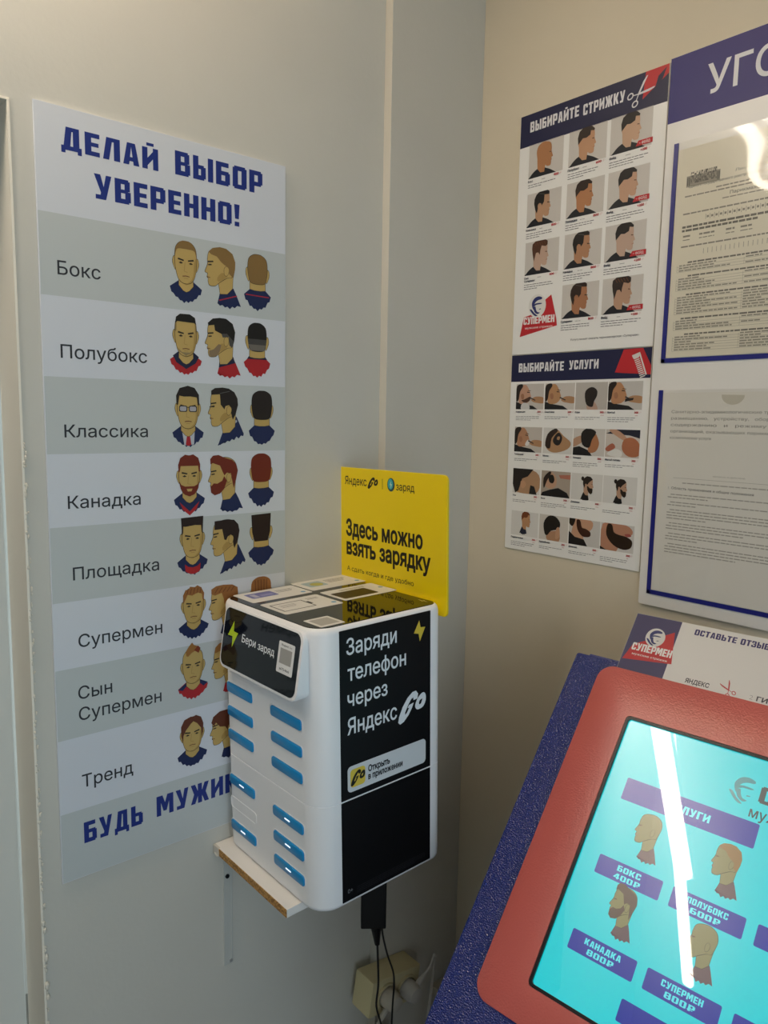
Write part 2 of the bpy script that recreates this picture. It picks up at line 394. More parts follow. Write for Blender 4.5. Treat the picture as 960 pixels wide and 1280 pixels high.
def head_front(art, u, v, su, sv, style, hair, shirt, shirt2=None, seed=1):
    h = Head(art, u, v, su, sv)
    w = 1.16
    h.p([(-.5, .2), (-w, -.3)] + brush(-w + .1, w - .1, -.42, -1.35, 14, .09, seed)[::-1] + [(w, -.3), (.5, .2)], shirt, 4)
    if shirt2 == 'tie':
        h.p([(-.5, .15), (.5, .15), (.42, -1.2), (-.3, -1.25)], '#b9bcc4', 5)
        h.p([(-.14, -.2), (.14, -.2), (.1, -.42), (.22, -1.2), (0, -1.32), (-.2, -1.2), (-.08, -.42)], '#a8202c', 6)
    elif shirt2 == 'collar':
        h.p([(-.55, .3), (-.95, -.02), (-.7, -.5), (0, -.95), (.7, -.5), (.95, -.02), (.55, .3)], '#151d3c', 5)
    elif shirt2 == 'vneck':
        h.p([(-.75, -.5), (0, -1.25), (.75, -.5), (.5, -1.1), (0, -1.55), (-.5, -1.1)], '#a82026', 5)
    elif shirt2 == 'tee': h.p([(-.6, -.5), (-.35, -.72), (0, -.8), (.35, -.72), (.6, -.5), (.55, -1.1), (.3, -1.26), (0, -1.32), (-.3, -1.24), (-.55, -1.05)], '#a82026', 5)
    elif shirt2 == 'blue': h.p([(-.5, .15), (-w, -.35), (-.8, -.5), (-.5, -.15)], '#16244f', 5); h.p([(.5, .2), (w, -.2), (.8, -.45), (.5, -.1)], '#16244f', 5)
    h.p([(-.5, .6), (.5, .6), (.52, -.15), (.22, -.5), (0, -.6), (-.22, -.5), (-.52, -.15)], SKIN, 7, ink=.03)
    h.p([(-.5, .5), (.5, .5), (.45, .1), (0, -.12), (-.45, .1)], SKIN2, 8)
    for sx in (-1, 1):
        h.p([(sx * .72, 1.75), (sx * .88, 1.8), (sx * .94, 1.5), (sx * .86, 1.1), (sx * .74, .95)], SKIN, 9, 3, .035)
    h.p(FACE, SKIN, 11, 3, .035)
    h.p([(.76, 1.9), (.72, .9), (.56, .34), (.3, .06), (.1, .02), (.4, .3), (.56, .8), (.6, 1.5)], SKIN2, 12, 2)
    for sx in (-1, 1):
        h.p([(sx * .14, 1.66), (sx * .55, 1.76), (sx * .58, 1.64), (sx * .16, 1.56)], INK if hair not in ('#8a4a22', '#9c5a30') else '#4a2812', 13)
        h.p([(sx * .2, 1.42), (sx * .36, 1.52), (sx * .52, 1.42), (sx * .36, 1.36)], INK, 13)
    h.l([(-.06, 1.5), (-.13, .86), (.1, .8)], .045, SKIN2, 13)
    h.l([(-.24, .5), (0, .54), (.24, .5)], .06, '#6a3a24', 13)
    h.l([(-.14, .36), (.14, .36)], .045, SKIN2, 13)
    if style == 'buzz': h.p([(-.77, 1.9), (-.74, 2.4), (-.42, 2.9), (0, 3.0), (.42, 2.9), (.74, 2.4), (.77, 1.9), (.66, 2.3), (.4, 2.42), (-.4, 2.42), (-.66, 2.3)], '#86683a', 14, 2)
    if style == 'crew':
        h.p([(-.76, 2.3), (-.7, 2.75), (-.4, 3.0), (.3, 3.02), (.68, 2.8), (.76, 2.3), (.62, 2.42), (-.6, 2.46)], hair, 14)
        h.p([(-.77, 1.7), (-.77, 2.35), (-.66, 2.4), (-.68, 1.8)], '#8b7346', 13); h.p([(.77, 1.7), (.77, 2.35), (.66, 2.4), (.68, 1.8)], '#8b7346', 13)
        h.p([(-.62, .6), (-.5, .3), (0, .02), (.5, .3), (.62, .6), (.3, .26), (-.3, .26)], '#8d7a55', 12)
    if style == 'side':
        h.p([(-.84, 1.7), (-.86, 2.4), (-.6, 2.95), (0, 3.14), (.5, 3.0), (.82, 2.5), (.84, 1.7), (.72, 1.75), (.66, 2.3), (.2, 2.36), (-.3, 2.34), (-.62, 2.4), (-.72, 1.75)], hair, 14)
        for sx in (-1, 1):
            h.p(rrect(sx * .36 - .3, 1.22, sx * .36 + .3, 1.68, .12, 3), INK, 15); h.p(rrect(sx * .36 - .24, 1.28, sx * .36 + .24, 1.62, .1, 3), '#aaa7ae', 16)
        h.l([(-.1, 1.56), (.1, 1.56)], .06, INK, 15)
    if style == 'beard':
        h.p([(-.8, 1.7), (-.82, 2.3), (-.66, 2.8), (-.3, 3.05), (0, 2.98), (.3, 3.06), (.68, 2.8), (.82, 2.3), (.8, 1.7), (.7, 1.8), (.66, 2.2), (-.64, 2.2), (-.7, 1.8)], hair, 14)
        h.p([(-.76, 1.1), (-.66, .5), (-.36, .04), (0, -.1), (.36, .04), (.66, .5), (.76, 1.1), (.62, .8), (.34, .66), (-.34, .66), (-.62, .8)], hair, 14)
        h.p([(-.22, .48), (.22, .48), (.14, .28), (-.14, .28)], SKIN, 15)
    if style == 'flat':
        h.p([(-.78, 1.75), (-.84, 3.06), (.84, 3.12), (.78, 1.75), (.7, 1.9), (.66, 2.42), (.2, 2.46), (-.5, 2.38), (-.68, 2.4), (-.7, 1.9)], hair, 14)
    if style == 'quiff':
        h.p([(-.78, 1.7), (-.8, 2.4), (-.6, 2.85), (-.4, 2.8), (-.25, 3.08), (.1, 2.98), (.3, 3.12), (.6, 2.9), (.82, 2.4), (.78, 1.7), (.68, 1.9), (.64, 2.36), (.3, 2.5), (-.1, 2.3), (-.45, 2.42), (-.68, 1.9)], hair, 14)
        for i in range(5): h.l([(-.5 + i * .25, 2.45), (-.4 + i * .25, 2.9)], .05, '#6a3c1c', 15)
    if style == 'kid':
        h.p([(-.5, 2.4), (-.55, 2.8), (-.3, 3.2), (-.05, 3.5), (.1, 3.25), (.4, 3.1), (.45, 2.6), (.2, 2.75), (-.1, 2.6), (-.35, 2.35)], '#9a6a34', 14)
        h.p([(.1, 2.8), (.4, 3.15), (.6, 2.9), (.45, 2.5)], '#7c3218', 15)
    if style == 'curtain':
        h.p([(-.72, .95), (-.86, 1.5), (-.86, 2.3), (-.6, 2.85), (-.1, 3.02), (0, 2.94), (.3, 3.06), (.7, 2.8), (.88, 2.2), (.84, 1.4), (.72, 1.1), (.7, 1.8), (.4, 2.3), (.1, 2.56), (-.1, 2.4), (-.5, 1.9), (-.68, 1.5)], hair, 14)
def head_side(art, u, v, su, sv, style, hair, shirt, shirt2=None, seed=1, flip=1, skin=None, ink=.035, body=True):
    h = Head(art, u, v, su, sv, flip); sk = skin or SKIN; sk2 = SKIN2 if not skin else sk
    if body:
        if style in ('side', 'flat'):
            rr = random.Random(seed); h.p([(.0, -.4), (.35, .0), (1.0, .75), (1.55, -.55)] + [(1.5 - 1.85 * i / 11, -.7 - .72 * i / 11 + (.1 if i % 2 else -.06) + rr.uniform(-.03, .03)) for i in range(12)] + [(-.38, -1.45)], shirt, 4)
            if style == 'side': h.p([(.05, -.25), (1.0, .5), (1.06, .36), (.1, -.5)], '#b4b7be', 5)
        else:
            h.p([(0, -.35), (.95, .02), (1.15, -.4), (1.5, -1.25)] + brush(-.2, 1.4, -1.15, -1.45, 9, .09, seed)[1:] + [(-.2, -1.2)], shirt, 4)
            if shirt2 == 'collar': h.p([(-.05, -.3), (.95, .1), (1.1, -.35), (-.1, -.75)], '#151d3c', 5)
            if shirt2 == 'line': h.l([(-.05, -.95), (1.2, -.5)], .08, '#a3283a', 5)
            if shirt2 == 'vneck': h.p([(-.1, -1.0), (.3, -.8), (.55, -1.0), (.4, -1.4), (-.2, -1.45)], '#a82026', 5)
    h.p([(-.15, .4), (.95, 1.0), (.88, -.02), (.5, -.45), (0, -.5), (-.05, -.1)], sk, 7, ink=ink * .8)
    out = [(-.6, 0), (-.3, .06), (-.05, .3), (.5, .7), (.85, .8), (1.0, 1.4), (1.04, 1.9), (.85, 2.4), (.45, 2.66), (0, 2.7), (-.5, 2.56), (-.78, 2.3), (-.86, 1.8), (-.84, 1.6), (-.88, 1.38), (-1.03, 1.0), (-.99, .9), (-.85, .84), (-.9, .62), (-.82, .5), (-.84, .36), (-.78, .08)]
    h.p(out, sk, 9, 3, ink)
    h.p([(-.1, .35), (.5, .75), (.45, .95), (.1, 1.0), (-.2, .6)], sk2, 10, 2)
    h.p([(.32, .9), (.3, 1.3), (.45, 1.5), (.62, 1.35), (.6, 1.05), (.48, .85)], sk, 13, 3, ink * .7)
    if not skin: h.l([(-.84, 1.66), (-.48, 1.72)], .1, INK, 11)
    h.l([(-.8, 1.45), (-.6, 1.48)], .09, INK if not skin else '#5a4030', 11)
    h.l([(-.88, .6), (-.7, .56)], .05, '#6a3a24' if not skin else '#9a6a58', 11)
    cap = [(.95, .75), (1.08, 1.4), (1.1, 1.9), (.9, 2.46), (.45, 2.76), (0, 2.8), (-.5, 2.66), (-.8, 2.36)]
    if style == 'buzz': h.p(cap + [(-.6, 2.2), (-.2, 2.1), (.05, 1.8), (.3, 1.6), (.5, 1.5), (.66, 1.0)], '#86683a', 12)
    if style in ('crew', 'fade'):
        h.p([(1.02, 1.2), (1.1, 1.9), (.92, 2.5), (.45, 2.82), (0, 2.84), (-.5, 2.74), (-.85, 2.4), (-.8, 2.22), (-.4, 2.3), (-.35, 1.9), (.1, 1.7), (.5, 1.75)], hair, 12)
        h.p([(.88, .75), (1.03, 1.25), (.5, 1.8), (.1, 1.72), (.2, 1.45), (.62, 1.5), (.68, .9)], '#4a4744' if not skin else sk2, 11)
        if not skin: h.p([(-.78, .1), (-.6, -.01), (-.3, .06), (-.05, .35), (.1, .9), (-.1, .95), (-.45, .55), (-.78, .42)], '#857056', 10)
    if style == 'side':
        h.p([(.72, .5), (.95, .95), (1.12, 1.6), (1.08, 2.1), (.85, 2.55), (.45, 2.8), (0, 2.86), (-.55, 2.8), (-.82, 2.6), (-.82, 2.3), (-.2, 2.36), (-.15, 1.6), (.12, 1.25), (.2, 1.5), (.45, 1.58), (.62, 1.4), (.6, 1.0)], hair, 12)
        h.l([(-.2, 2.42), (.5, 2.6)], .04, '#5d5a58', 13); h.l([(-.95, 1.42), (-.62, 1.42)], .05, INK, 12)
    if style == 'beard':
        h.p([(.8, .35), (.98, 1.0), (1.12, 1.7), (1.0, 2.2), (.7, 2.5), (.1, 2.7), (-.3, 2.9), (-.7, 2.85), (-.9, 2.6), (-.88, 2.2), (-.72, 2.3), (-.2, 2.1), (0, 1.6), (.12, 1.35), (.3, 1.55), (.6, 1.5), (.66, 1.1)], hair, 12)
        h.p([(-.9, .5), (-.86, .1), (-.6, -.12), (-.2, .0), (.1, .35), (.3, .95), (.1, 1.3), (-.05, .95), (-.4, .75), (-.66, .78)], hair, 12)
    if style == 'flat':
        h.p([(.7, .45), (1.0, 1.2), (1.1, 1.8), (1.0, 2.3), (.7, 2.66), (.2, 2.72), (-.75, 2.66), (-.76, 2.0), (-.2, 2.02), (-.05, 1.2), (.1, 1.15), (.2, 1.4), (.45, 1.55), (.62, 1.4), (.6, .9)], hair, 12)
    if style == 'quiff':
        h.p([(.85, .6), (1.05, 1.4), (1.14, 2.0), (1.1, 2.5), (.7, 2.78), (0, 2.86), (-.5, 2.82), (-.86, 2.6), (-.86, 2.2), (-.6, 2.05), (-.1, 2.2), (.05, 1.7), (.1, 1.2), (.3, 1.5), (.6, 1.5)], hair, 12)
        for i in range(5): h.l([(-.6 + i * .3, 2.25), (-.35 + i * .3, 2.65)], .05, '#6a3c1c', 13)
    if style == 'kid': h.p([(.4, 2.6), (0, 3.1), (-.45, 3.0), (-.75, 2.7), (-.84, 2.2), (-.5, 2.3), (0, 2.5)], '#9a6a34', 12)
    if style == 'curtain':
        h.p([(.8, .6), (1.1, 1.4), (1.1, 2.0), (.8, 2.6), (.3, 2.86), (-.3, 2.84), (-.8, 2.5), (-.95, 2.0), (-.75, 1.7), (-.6, 1.95), (-.3, 1.5), (.1, 1.4), (.3, 1.0)], hair, 12)
    if style == 'bun':
        h.p([(.8, .7), (1.06, 1.4), (1.08, 2.0), (.8, 2.5), (.3, 2.78), (-.4, 2.7), (-.84, 2.3), (-.6, 2.1), (-.1, 1.7), (.2, 1.3), (.5, 1.5)], hair, 12)
        h.p([(.95, 2.0), (1.3, 2.0), (1.45, 2.4), (1.2, 2.7), (.9, 2.5)], hair, 12, 3)
        h.p([(-.9, .6), (-.86, .05), (-.6, -.25), (-.2, -.05), (.15, .45), (.25, 1.1), (.05, 1.1), (-.35, .75), (-.66, .78)], hair, 12)
def head_back(art, u, v, su, sv, style, hair, shirt, shirt2=None, seed=1):
    h = Head(art, u, v, su, sv); w = .95
    h.p([(-.55, -.1), (-w, -.5)] + brush(-w + .1, w - .1, -.6, -1.55, 12, .09, seed)[::-1] + [(w, -.5), (.55, -.1)], shirt, 4)
    if shirt2 == 'collar': h.p([(-.55, .0), (-.72, -.25), (.72, -.25), (.55, .0)], '#151d3c', 5)
    if shirt2 == 'line': h.l([(-.8, -.5), (.8, -.55)], .08, '#a3283a', 5)
    if shirt2 == 'white': h.p([(-.6, .12), (.6, .12), (.6, -.06), (-.6, -.06)], '#b4b7be', 5)
    h.p([(-.54, .7), (.54, .7), (.54, -.1), (.2, -.16), (-.2, -.16), (-.54, -.1)], SKIN, 7, ink=.03)
    for sx in (-1, 1): h.p([(sx * .62, 1.3), (sx * .78, 1.35), (sx * .82, 1.05), (sx * .72, .6), (sx * .6, .5)], SKIN, 9, 3, .035)
    sk = SKIN if style == 'buzz' else hair
    o = [(0, .3), (.5, .4), (.64, .9), (.68, 1.5), (.6, 2.05), (.3, 2.33), (0, 2.38), (-.3, 2.33), (-.6, 2.05), (-.68, 1.5), (-.64, .9), (-.5, .4)]
    if style == 'flat': h.p([(-.48, .3), (.48, .3), (.66, 1.0), (.72, 2.4), (-.72, 2.34), (-.66, 1.0)], hair, 11); return
    if style in ('side', 'beard', 'quiff'): o = [(x * 1.1, y + (.08 if y > 1 else 0)) for x, y in o]
    h.p(o, '#86683a' if style == 'buzz' else hair, 11, 3, .03 if style == 'buzz' else 0)
    if style == 'crew':
        h.p([(-.5, .4), (.5, .4), (.64, .9), (.66, 1.2), (-.66, 1.2), (-.64, .9)], '#43413f', 12); h.p([(-.48, .36), (.48, .36), (.62, .8), (-.62, .8)], '#6b665e', 12)
    if style == 'quiff':
        for i in range(5): h.l([(-.4 + i * .2, 1.2), (-.45 + i * .22, 2.2)], .05, '#6a3c1c', 13)

# ================================================================== THE ROOM
WALL = wall_mat('painted_wall', '#c7c4ba', '#cdcac0')
BEIGE = wall_mat('painted_wall_right', '#cdc3ae', '#d3c9b5')
TRIM = mat('#d6d0c2', .45)
def struct(name, bm, m, W=None): return tag(link(name, bm, m, W), kind='structure')
JX = -.7875; JT = .386 + H0; CEIL = 2.6
bm = bmesh.new()
box(bm, JX, 0, 0, .1, .085, CEIL); box(bm, -1.75, 0, JT, JX, .085, CEIL); box(bm, -3.3, 0, 0, -1.75, .085, CEIL)
struct('wall_left', bm, WALL)
bm = bmesh.new(); box(bm, 0, -2.7, 0, .1, 0, CEIL); struct('wall_right', bm, BEIGE)
bm = bmesh.new()
box(bm, -3.3, -2.7, 0, -2.6, -2.6, CEIL); box(bm, -.4, -2.7, 0, 0, -2.6, CEIL); box(bm, -2.6, -2.7, 2.3, -.4, -2.6, CEIL); box(bm, -2.6, -2.7, 0, -.4, -2.6, .4)
struct('wall_front', bm, WALL)
bm = bmesh.new(); box(bm, -3.4, -2.7, 0, -3.3, 1.2, CEIL); struct('wall_side', bm, WALL)
bm = bmesh.new(); box(bm, -3.3, -2.7, -.1, .1, 1.2, 0)
struct('floor', bm, wall_mat('floor_tile', '#6f6a62', '#7d776d', .35))
bm = bmesh.new(); box(bm, -3.3, -2.7, CEIL, .1, 1.2, CEIL + .1); struct('ceiling', bm, mat('#dad7cf', .8))
bm = bmesh.new()                             # the lobby behind the doorway
box(bm, -3.3, 1.1, 0, .1, 1.2, CEIL); struct('wall_back', bm, WALL)
bm = bmesh.new()
for x in (-2.6, -1.53, -.46): box(bm, x, -2.68, .4, x + .06, -2.62, 2.3)
box(bm, -2.54, -2.68, .4, -1.53, -2.62, .46); box(bm, -1.47, -2.68, .4, -.46, -2.62, .46)
box(bm, -2.54, -2.68, 2.24, -1.53, -2.62, 2.3); box(bm, -1.47, -2.68, 2.24, -.46, -2.62, 2.3)
struct('window_1', bm, mat('#e6e6e2', .4))
# boxed-in pipe run beside the corner
bm = bmesh.new(); box(bm, -.2152, -.0178, 0, 0, 0, CEIL, .0008)
struct('trim_1', bm, wall_mat('boxing', '#c5c1b6', '#cbc7bc'))
# door jamb with its bead of sealing foam, and the open door leaf behind it
bm = bmesh.new(); box(bm, JX - .003, -.0015, 0, JX - .0002, .084, JT)
box(bm, -1.75, -.0015, JT - .003, JX - .003, .084, JT - .0002)
struct('trim_2', bm, mat('#ece5d6', .45))
bm = bmesh.new(); rr = random.Random(5)
for i in range(260):
    z = .35 + rr.random() ** 1.3 * 1.25; s = rr.uniform(.0006, .0026) * (1.5 if z < .95 and rr.random() < .3 else .7)
    m = T(JX + rr.uniform(-.001, .0025), -.0015 + rr.uniform(-.001, .0005), z) @ Matrix.Diagonal((s, s, s * rr.uniform(1, 2.4), 1))
    bmesh.ops.create_icosphere(bm, subdivisions=1, radius=1, matrix=m)
struct('trim_3', bm, mat('#d8d2c4', .8))
bm = bmesh.new(); box(bm, JX - .045, .0885, .004, JX - .0045, .86, JT - .012, .0015)
for z0, z1 in ((.2, .85), (1.0, 1.8)): box(bm, JX - .048, .22, z0, JX - .044, .74, z1, .0015)
struct('door_1', bm, mat('#cfd0ca', .6, .2))

# ceiling lamps: one slim linear luminaire and an added shorter one hung at an angle to each other beside the doorway
def lamp(A, B, z, wd_, label):
    A, B = Vector((*A, z + H0)), Vector((*B, z + H0)); d = B - A; Ln = d.length
    W = T(*((A + B) / 2)) @ Matrix.Rotation(math.atan2(d.y, d.x), 4, 'Z'); e = empty('ceiling_lamp', W, label, 'lamp', 'linear ceiling lamps')
    h = wd_ / 2
    bm = bmesh.new(); box(bm, -Ln / 2, -h - .002, .0085, Ln / 2, h + .002, .03, .003); link('lamp_housing', bm, mat('#e8e8e6', .4), W, e)
    bm = bmesh.new(); slab(bm, rrect(-Ln / 2, -h, Ln / 2, h, h * .9, 6), 0, .009); link('lamp_diffuser', bm, mat('#ffffff', .5, emit=LAMP_POWER, emit_col=LAMP_COL), W, e)
    for x in (-Ln * .35, Ln * .35):
        bm = bmesh.new(); tube(bm, [(x, 0, .03), (x, 0, CEIL - A.z)], .002, 6); link('hanger_wire', bm, mat('#bbbbbb', .3, metal=1), W, e)
lamp((-.65, -.0270), (-1.957, -.2425), .828, .036, 'long narrow white tube lamp hanging below the ceiling near the doorway')
lamp((-.78, -.0330), (-1.47, -.2052), .768, .056, 'short wide white lamp added just below the long tube lamp')  # put in to broaden the reflected streak on the kiosk screen

DW = T(-.72, -.27, CEIL)  # unseen warm lamp, added to fill the boxing and glow on the bezel
dl_ = empty('fill_downlight', DW, 'round warm fill lamp added in the ceiling over the charging station', 'lamp')
bm = bmesh.new(); loft(bm, [[(r * math.cos(2 * math.pi * i / 32), r * math.sin(2 * math.pi * i / 32), z) for i in range(32)] for r, z in ((.09, -.0005), (.09, -.006), (.082, -.009), (.072, -.004))], True, False); link('trim_ring', bm, mat('#e9e7e2', .35), DW, dl_, True)
bm = bmesh.new(); loft(bm, [[(r * math.cos(2 * math.pi * i / 32), r * math.sin(2 * math.pi * i / 32), z) for i in range(32)] for r, z in ((.072, -.004), (.05, -.007), (.01, -.008))], False, True); link('diffuser', bm, mat('#ffffff', .5, emit=DOWN_POWER, emit_col='#ffd8a6'), DW, dl_, True)

# ================================================================== LARGE HAIRCUT POSTER (left wall)
PT = .004
LP = Frame((-.7621, -PT, -.6111 + H0), (1, 0, 0), (0, 0, 1)); PW, PH = .3542, 1.0021
poster = empty('haircut_poster', LP.W, 'tall pale haircut chart poster with drawn men\'s heads on the left wall', 'poster')
bm = bmesh.new(); slab(bm, _r(0, 0, PW, PH), -PT + .0003, 0, .0006); link('sheet', bm, mat('#d3d6dc', .32, .4), LP.W, poster)
zs = [.391, .2645, .1655, .0665, -.0305, -.1245, -.2235, -.3135, -.41, -.5131, -.6111]
bands = [z + .6111 for z in zs]
for i in (1, 3, 5, 7, 9):
    A = Art(LP, .32, .4); A.rect(.0008, bands[i + 1] + (.0008 if i == 9 else 0), PW - .0008, bands[i], '#bfc4c3', 1); A.build('grey_band', poster)
NAVY = '#1b2f7c'
for s_, p, q, h in (('ДЕЛАЙ', (76.5, 186), (198, 214), 29), ('ВЫБОР', (219, 219), (328, 242), 30), ('УВЕРЕННО!', (118, 247), (299.6, 284), 31)):
    A = Art(LP); A.px_text(s_, p, q, h, NAVY, block=True, gap=.12); A.build('heading', poster)
A = Art(LP); a = LP.uv(105.5, 1054); b = LP.uv(178.8, 1029); A.px_text('БУДЬ', (105.5, 1054.3), (178.8, 1029), 26, NAVY, block=True, gap=.12); A.build('slogan', poster)
A = Art(LP)
a = LP.uv(196, 1022); b = LP.uv(289, 989); t = LP.uv(196, 997); A.block('МУЖИКОМ!', a.x, (a.y + b.y) / 2, (b.x - a.x) * 1.62, t.y - a.y, NAVY, 2, .12)
A.build('slogan', poster)
for s, p, q, h in (('Бокс', (72, 343.5), (126, 348.8), 17.5), ('Полубокс', (76, 447.5), (184, 453.5), 17), ('Классика', (80.7, 546.5), (185, 546.5), 16),
                   ('Канадка', (85, 635.5), (176, 631.2), 16), ('Площадка', (91.4, 725.4), (199, 712.7), 16), ('Супермен', (98.2, 808.5), (203, 791.9), 16)):
    A = Art(LP); A.px_text(s, p, q, h, '#25272d', bold=.006); A.build('caption', poster)
A = Art(LP); A.px_text('Сын', (98, 873.8), (140.5, 866), 16, '#25272d', bold=.006); A.px_text('Супермен', (98.8, 901), (202, 876.6), 16, '#25272d', bold=.006); A.build('caption', poster)
A = Art(LP); A.px_text('Тренд', (102.8, 984.3), (166.6, 966.5), 16, '#25272d', bold=.006); A.build('caption', poster)
def unit(px, py):
    """poster metres per drawing unit at a spot, from the first row"""
    a = LP.uv(px - 8.85, py); b = LP.uv(px + 8.85, py); c = LP.uv(px, py - 8.85); d2 = LP.uv(px, py + 8.85)
    return b.x - a.x, c.y - d2.y
uf, us, ub = unit(232, 340), unit(275, 340), unit(322, 345)
NV, RD = '#16244f', '#a82026'
ROWS = [('buzz', '#86683a', NV, None, 'line', (232.5, 354.6), (275, 358.7), (321.9, 360.8)),
        ('crew', '#15120f', RD, 'collar', 'collar', (232.5, 445), (275, 446.7), (321.4, 445)),
        ('side', '#1f1713', NV, 'tie', 'white', (235.2, 535.5), (278.5, 532.9), (327.3, 530)),
        ('beard', '#6e2411', NV, 'vneck', None, (236.9, 618.8), (278.5, 616.6), (326.4, 607.5)),
        ('flat', '#23120e', NV, 'tee', None, (240.8, 696.3), (281.2, 693.7), (326.4, 681)),
        ('quiff', '#935f30', NV, None, None, (242.2, 778.1), (278.9, 773.2), (326.4, 757)),
        ('kid', '#9a6a34', RD, 'blue', None, (241.4, 853.5), (282, 845.9), None),
        ('curtain', '#5e2f1c', NV, None, None, (240.5, 938), (280, 928), None)]
for i, (st, hair, sh, s2, sb, pf, ps, pb) in enumerate(ROWS):
    A = Art(LP); c = LP.uv(*pf); k = .93 if i > 4 else 1; head_front(A, c.x, c.y, uf[0] * .98, uf[1] * k, st, hair, sh, s2, i + 1); A.build('portrait', poster)
    A = Art(LP); c = LP.uv(*ps); head_side(A, c.x, c.y, us[0], us[1] * k, st, hair, sh, sb if sb != 'white' else None, i + 20); A.build('portrait', poster)
    if pb:
        A = Art(LP); c = LP.uv(*pb); head_back(A, c.x, c.y, ub[0], ub[1] * k, st, hair, sh, sb, i + 40); A.build('portrait', poster)

# ================================================================== PRICE POSTERS (right wall)
def RF(x, y, z=H0): return Frame((x, y, z), (0, -1, 0), (0, 0, 1))
PWR = .2724
def price_poster(name, label, z0, z1):
    F = RF(-.0025, -.1099); e = empty(name, F.W @ T(0, z0, 0), label, 'poster')
    bm = bmesh.new(); slab(bm, _r(0, z0 + .0004, PWR, z1 - .0004), -.0022, 0, .0004); link('sheet', bm, mat('#e6e5e3', .3, .4), F.W, e)
    return F, e
DKN, REDP, TX = '#1a1c40', '#b8232b', '#34343c'
FS = lambda u: u
def tile_head(A, u, v, w, h, hu, hv, s, style, hair, skin, shirt='#14161f', seed=3, bg='#c4bfba'):
    """a small printed photo: backdrop, profile head looking right; returns nothing"""
    A.clip = (u, v, u + w, v + h)
    A.rect(u, v, u + w, v + h, bg, 1)
    A.poly(curve2([(u + (x - .5 + hu) * w, v + y * h) for x, y in ((.02, -.1), (.08, .06), (.22, .2), (.4, .27), (.55, .2), (.74, .08), (.86, -.1))], 3), shirt, 3)
    head_side(A, u + hu * w, v + hv * h, s * 1.08, s, style, hair, shirt, None, seed, -1, skin, .0, False)
def lines(A, u, v, w, n, pitch=.0036, hgt=.0011, c='#5f5d63', seed=0):
    rr = random.Random(seed)
    for k in range(n):
        ww = w * (rr.uniform(.45, .7) if k == n - 1 else rr.uniform(.88, 1)); x = u
        while x < u + ww - .003:
            L = min(rr.uniform(.003, .009), u + ww - x); A.rect(x, v - k * pitch, x + L, v - k * pitch + hgt, c, 2); x += L + .0011
FP, EP = price_poster('haircut_price_poster', 'portrait poster of twelve men\'s haircuts with red prices, scissors in its dark header', .1362, .5346)
A = Art(FP); A.rect(.0006, .4826, PWR - .0006, .534, DKN, 1)
A.poly([(.2345, .534), (.2718, .534), (.2718, .5216), (.2311, .4966)], REDP, 2); A.poly([(.255, .522), (.268, .531), (.262, .516), (.25, .505)], '#1f1c3c', 3)
A.build('header', EP)
A = Art(FP); A.block('ВЫБИРАЙТЕ', .0212, .5043, .0975, .0165, '#d9d8dc', 3, .12); A.block('СТРИЖКУ', .1268, .5025, .0742, .0165, '#d9d8dc', 3, .12); A.build('heading', EP)
A = Art(FP)
def scissors(A, cx, cy, s, c, rot=0, layer=4):
    def P(x, y): a = math.radians(rot); return (cx + s * (x * math.cos(a) - y * math.sin(a)), cy + s * (x * math.sin(a) + y * math.cos(a)))
    def pl(pts): A.poly([P(*p) for p in pts], c, layer)
    pl([(-.05, -.06), (1.05, .52), (.95, .56), (.6, .46), (-.1, .06)]); pl([(-.1, -.06), (.6, -.46), (.95, -.56), (1.05, -.52), (-.05, .06)])
    for sy in (-1, 1):
        cxx, cyy = -.6, sy * .36; pl([(-.1, .06 * sy), (-.05, -.06 * sy), (-.42, sy * .2), (-.46, sy * .3)])
        n = 16
        for i in range(n):
            a0, a1 = 2 * math.pi * i / n, 2 * math.pi * (i + 1) / n
            pl([(cxx + .26 * math.cos(a0), cyy + .22 * math.sin(a0)), (cxx + .26 * math.cos(a1), cyy + .22 * math.sin(a1)), (cxx + .17 * math.cos(a1), cyy + .13 * math.sin(a1)), (cxx + .17 * math.cos(a0), cyy + .13 * math.sin(a0))])
scissors(A, .2255, .507, .0215, '#cfcdd2', 33); A.build('scissors_emblem', EP)
AU, AW = (.0212, .1025, .1795), .0705; AV, AH = (.4288, .349, .2695, .1898), .0545
SK = ['#a8754e', '#b98d6c', '#bd9a80', '#b18a6c', '#aa7650', '#b9937a', '#b99c8a', '#a97c5c', '#b99d8c', None, '#a06e4e', '#b08c74']
HR = ['#7c5a40', '#2e2018', '#1c1614', '#181312', '#2a1c14', '#1a1514', '#4c2c1a', '#1c1614', '#1a1514', None, '#2e1e16', '#2a1d18']
STY = ['none', 'fade', 'fade', 'side', 'crew', 'fade', 'quiff', 'side', 'fade', None, 'side', 'quiff']
NM = ['Бокс', 'Полубокс', 'Фейд', 'Классика', 'Площадка', 'Фейд', 'Сын', 'Канадка', 'Фейд', None, 'Супермен', 'Фейд']
PR = ['400 ₽', '600 ₽', '+200 ₽', '800 ₽', '800 ₽', '+200 ₽', '400 ₽', '800 ₽', '+200 ₽', None, '800 ₽', '+200 ₽']
k = 0
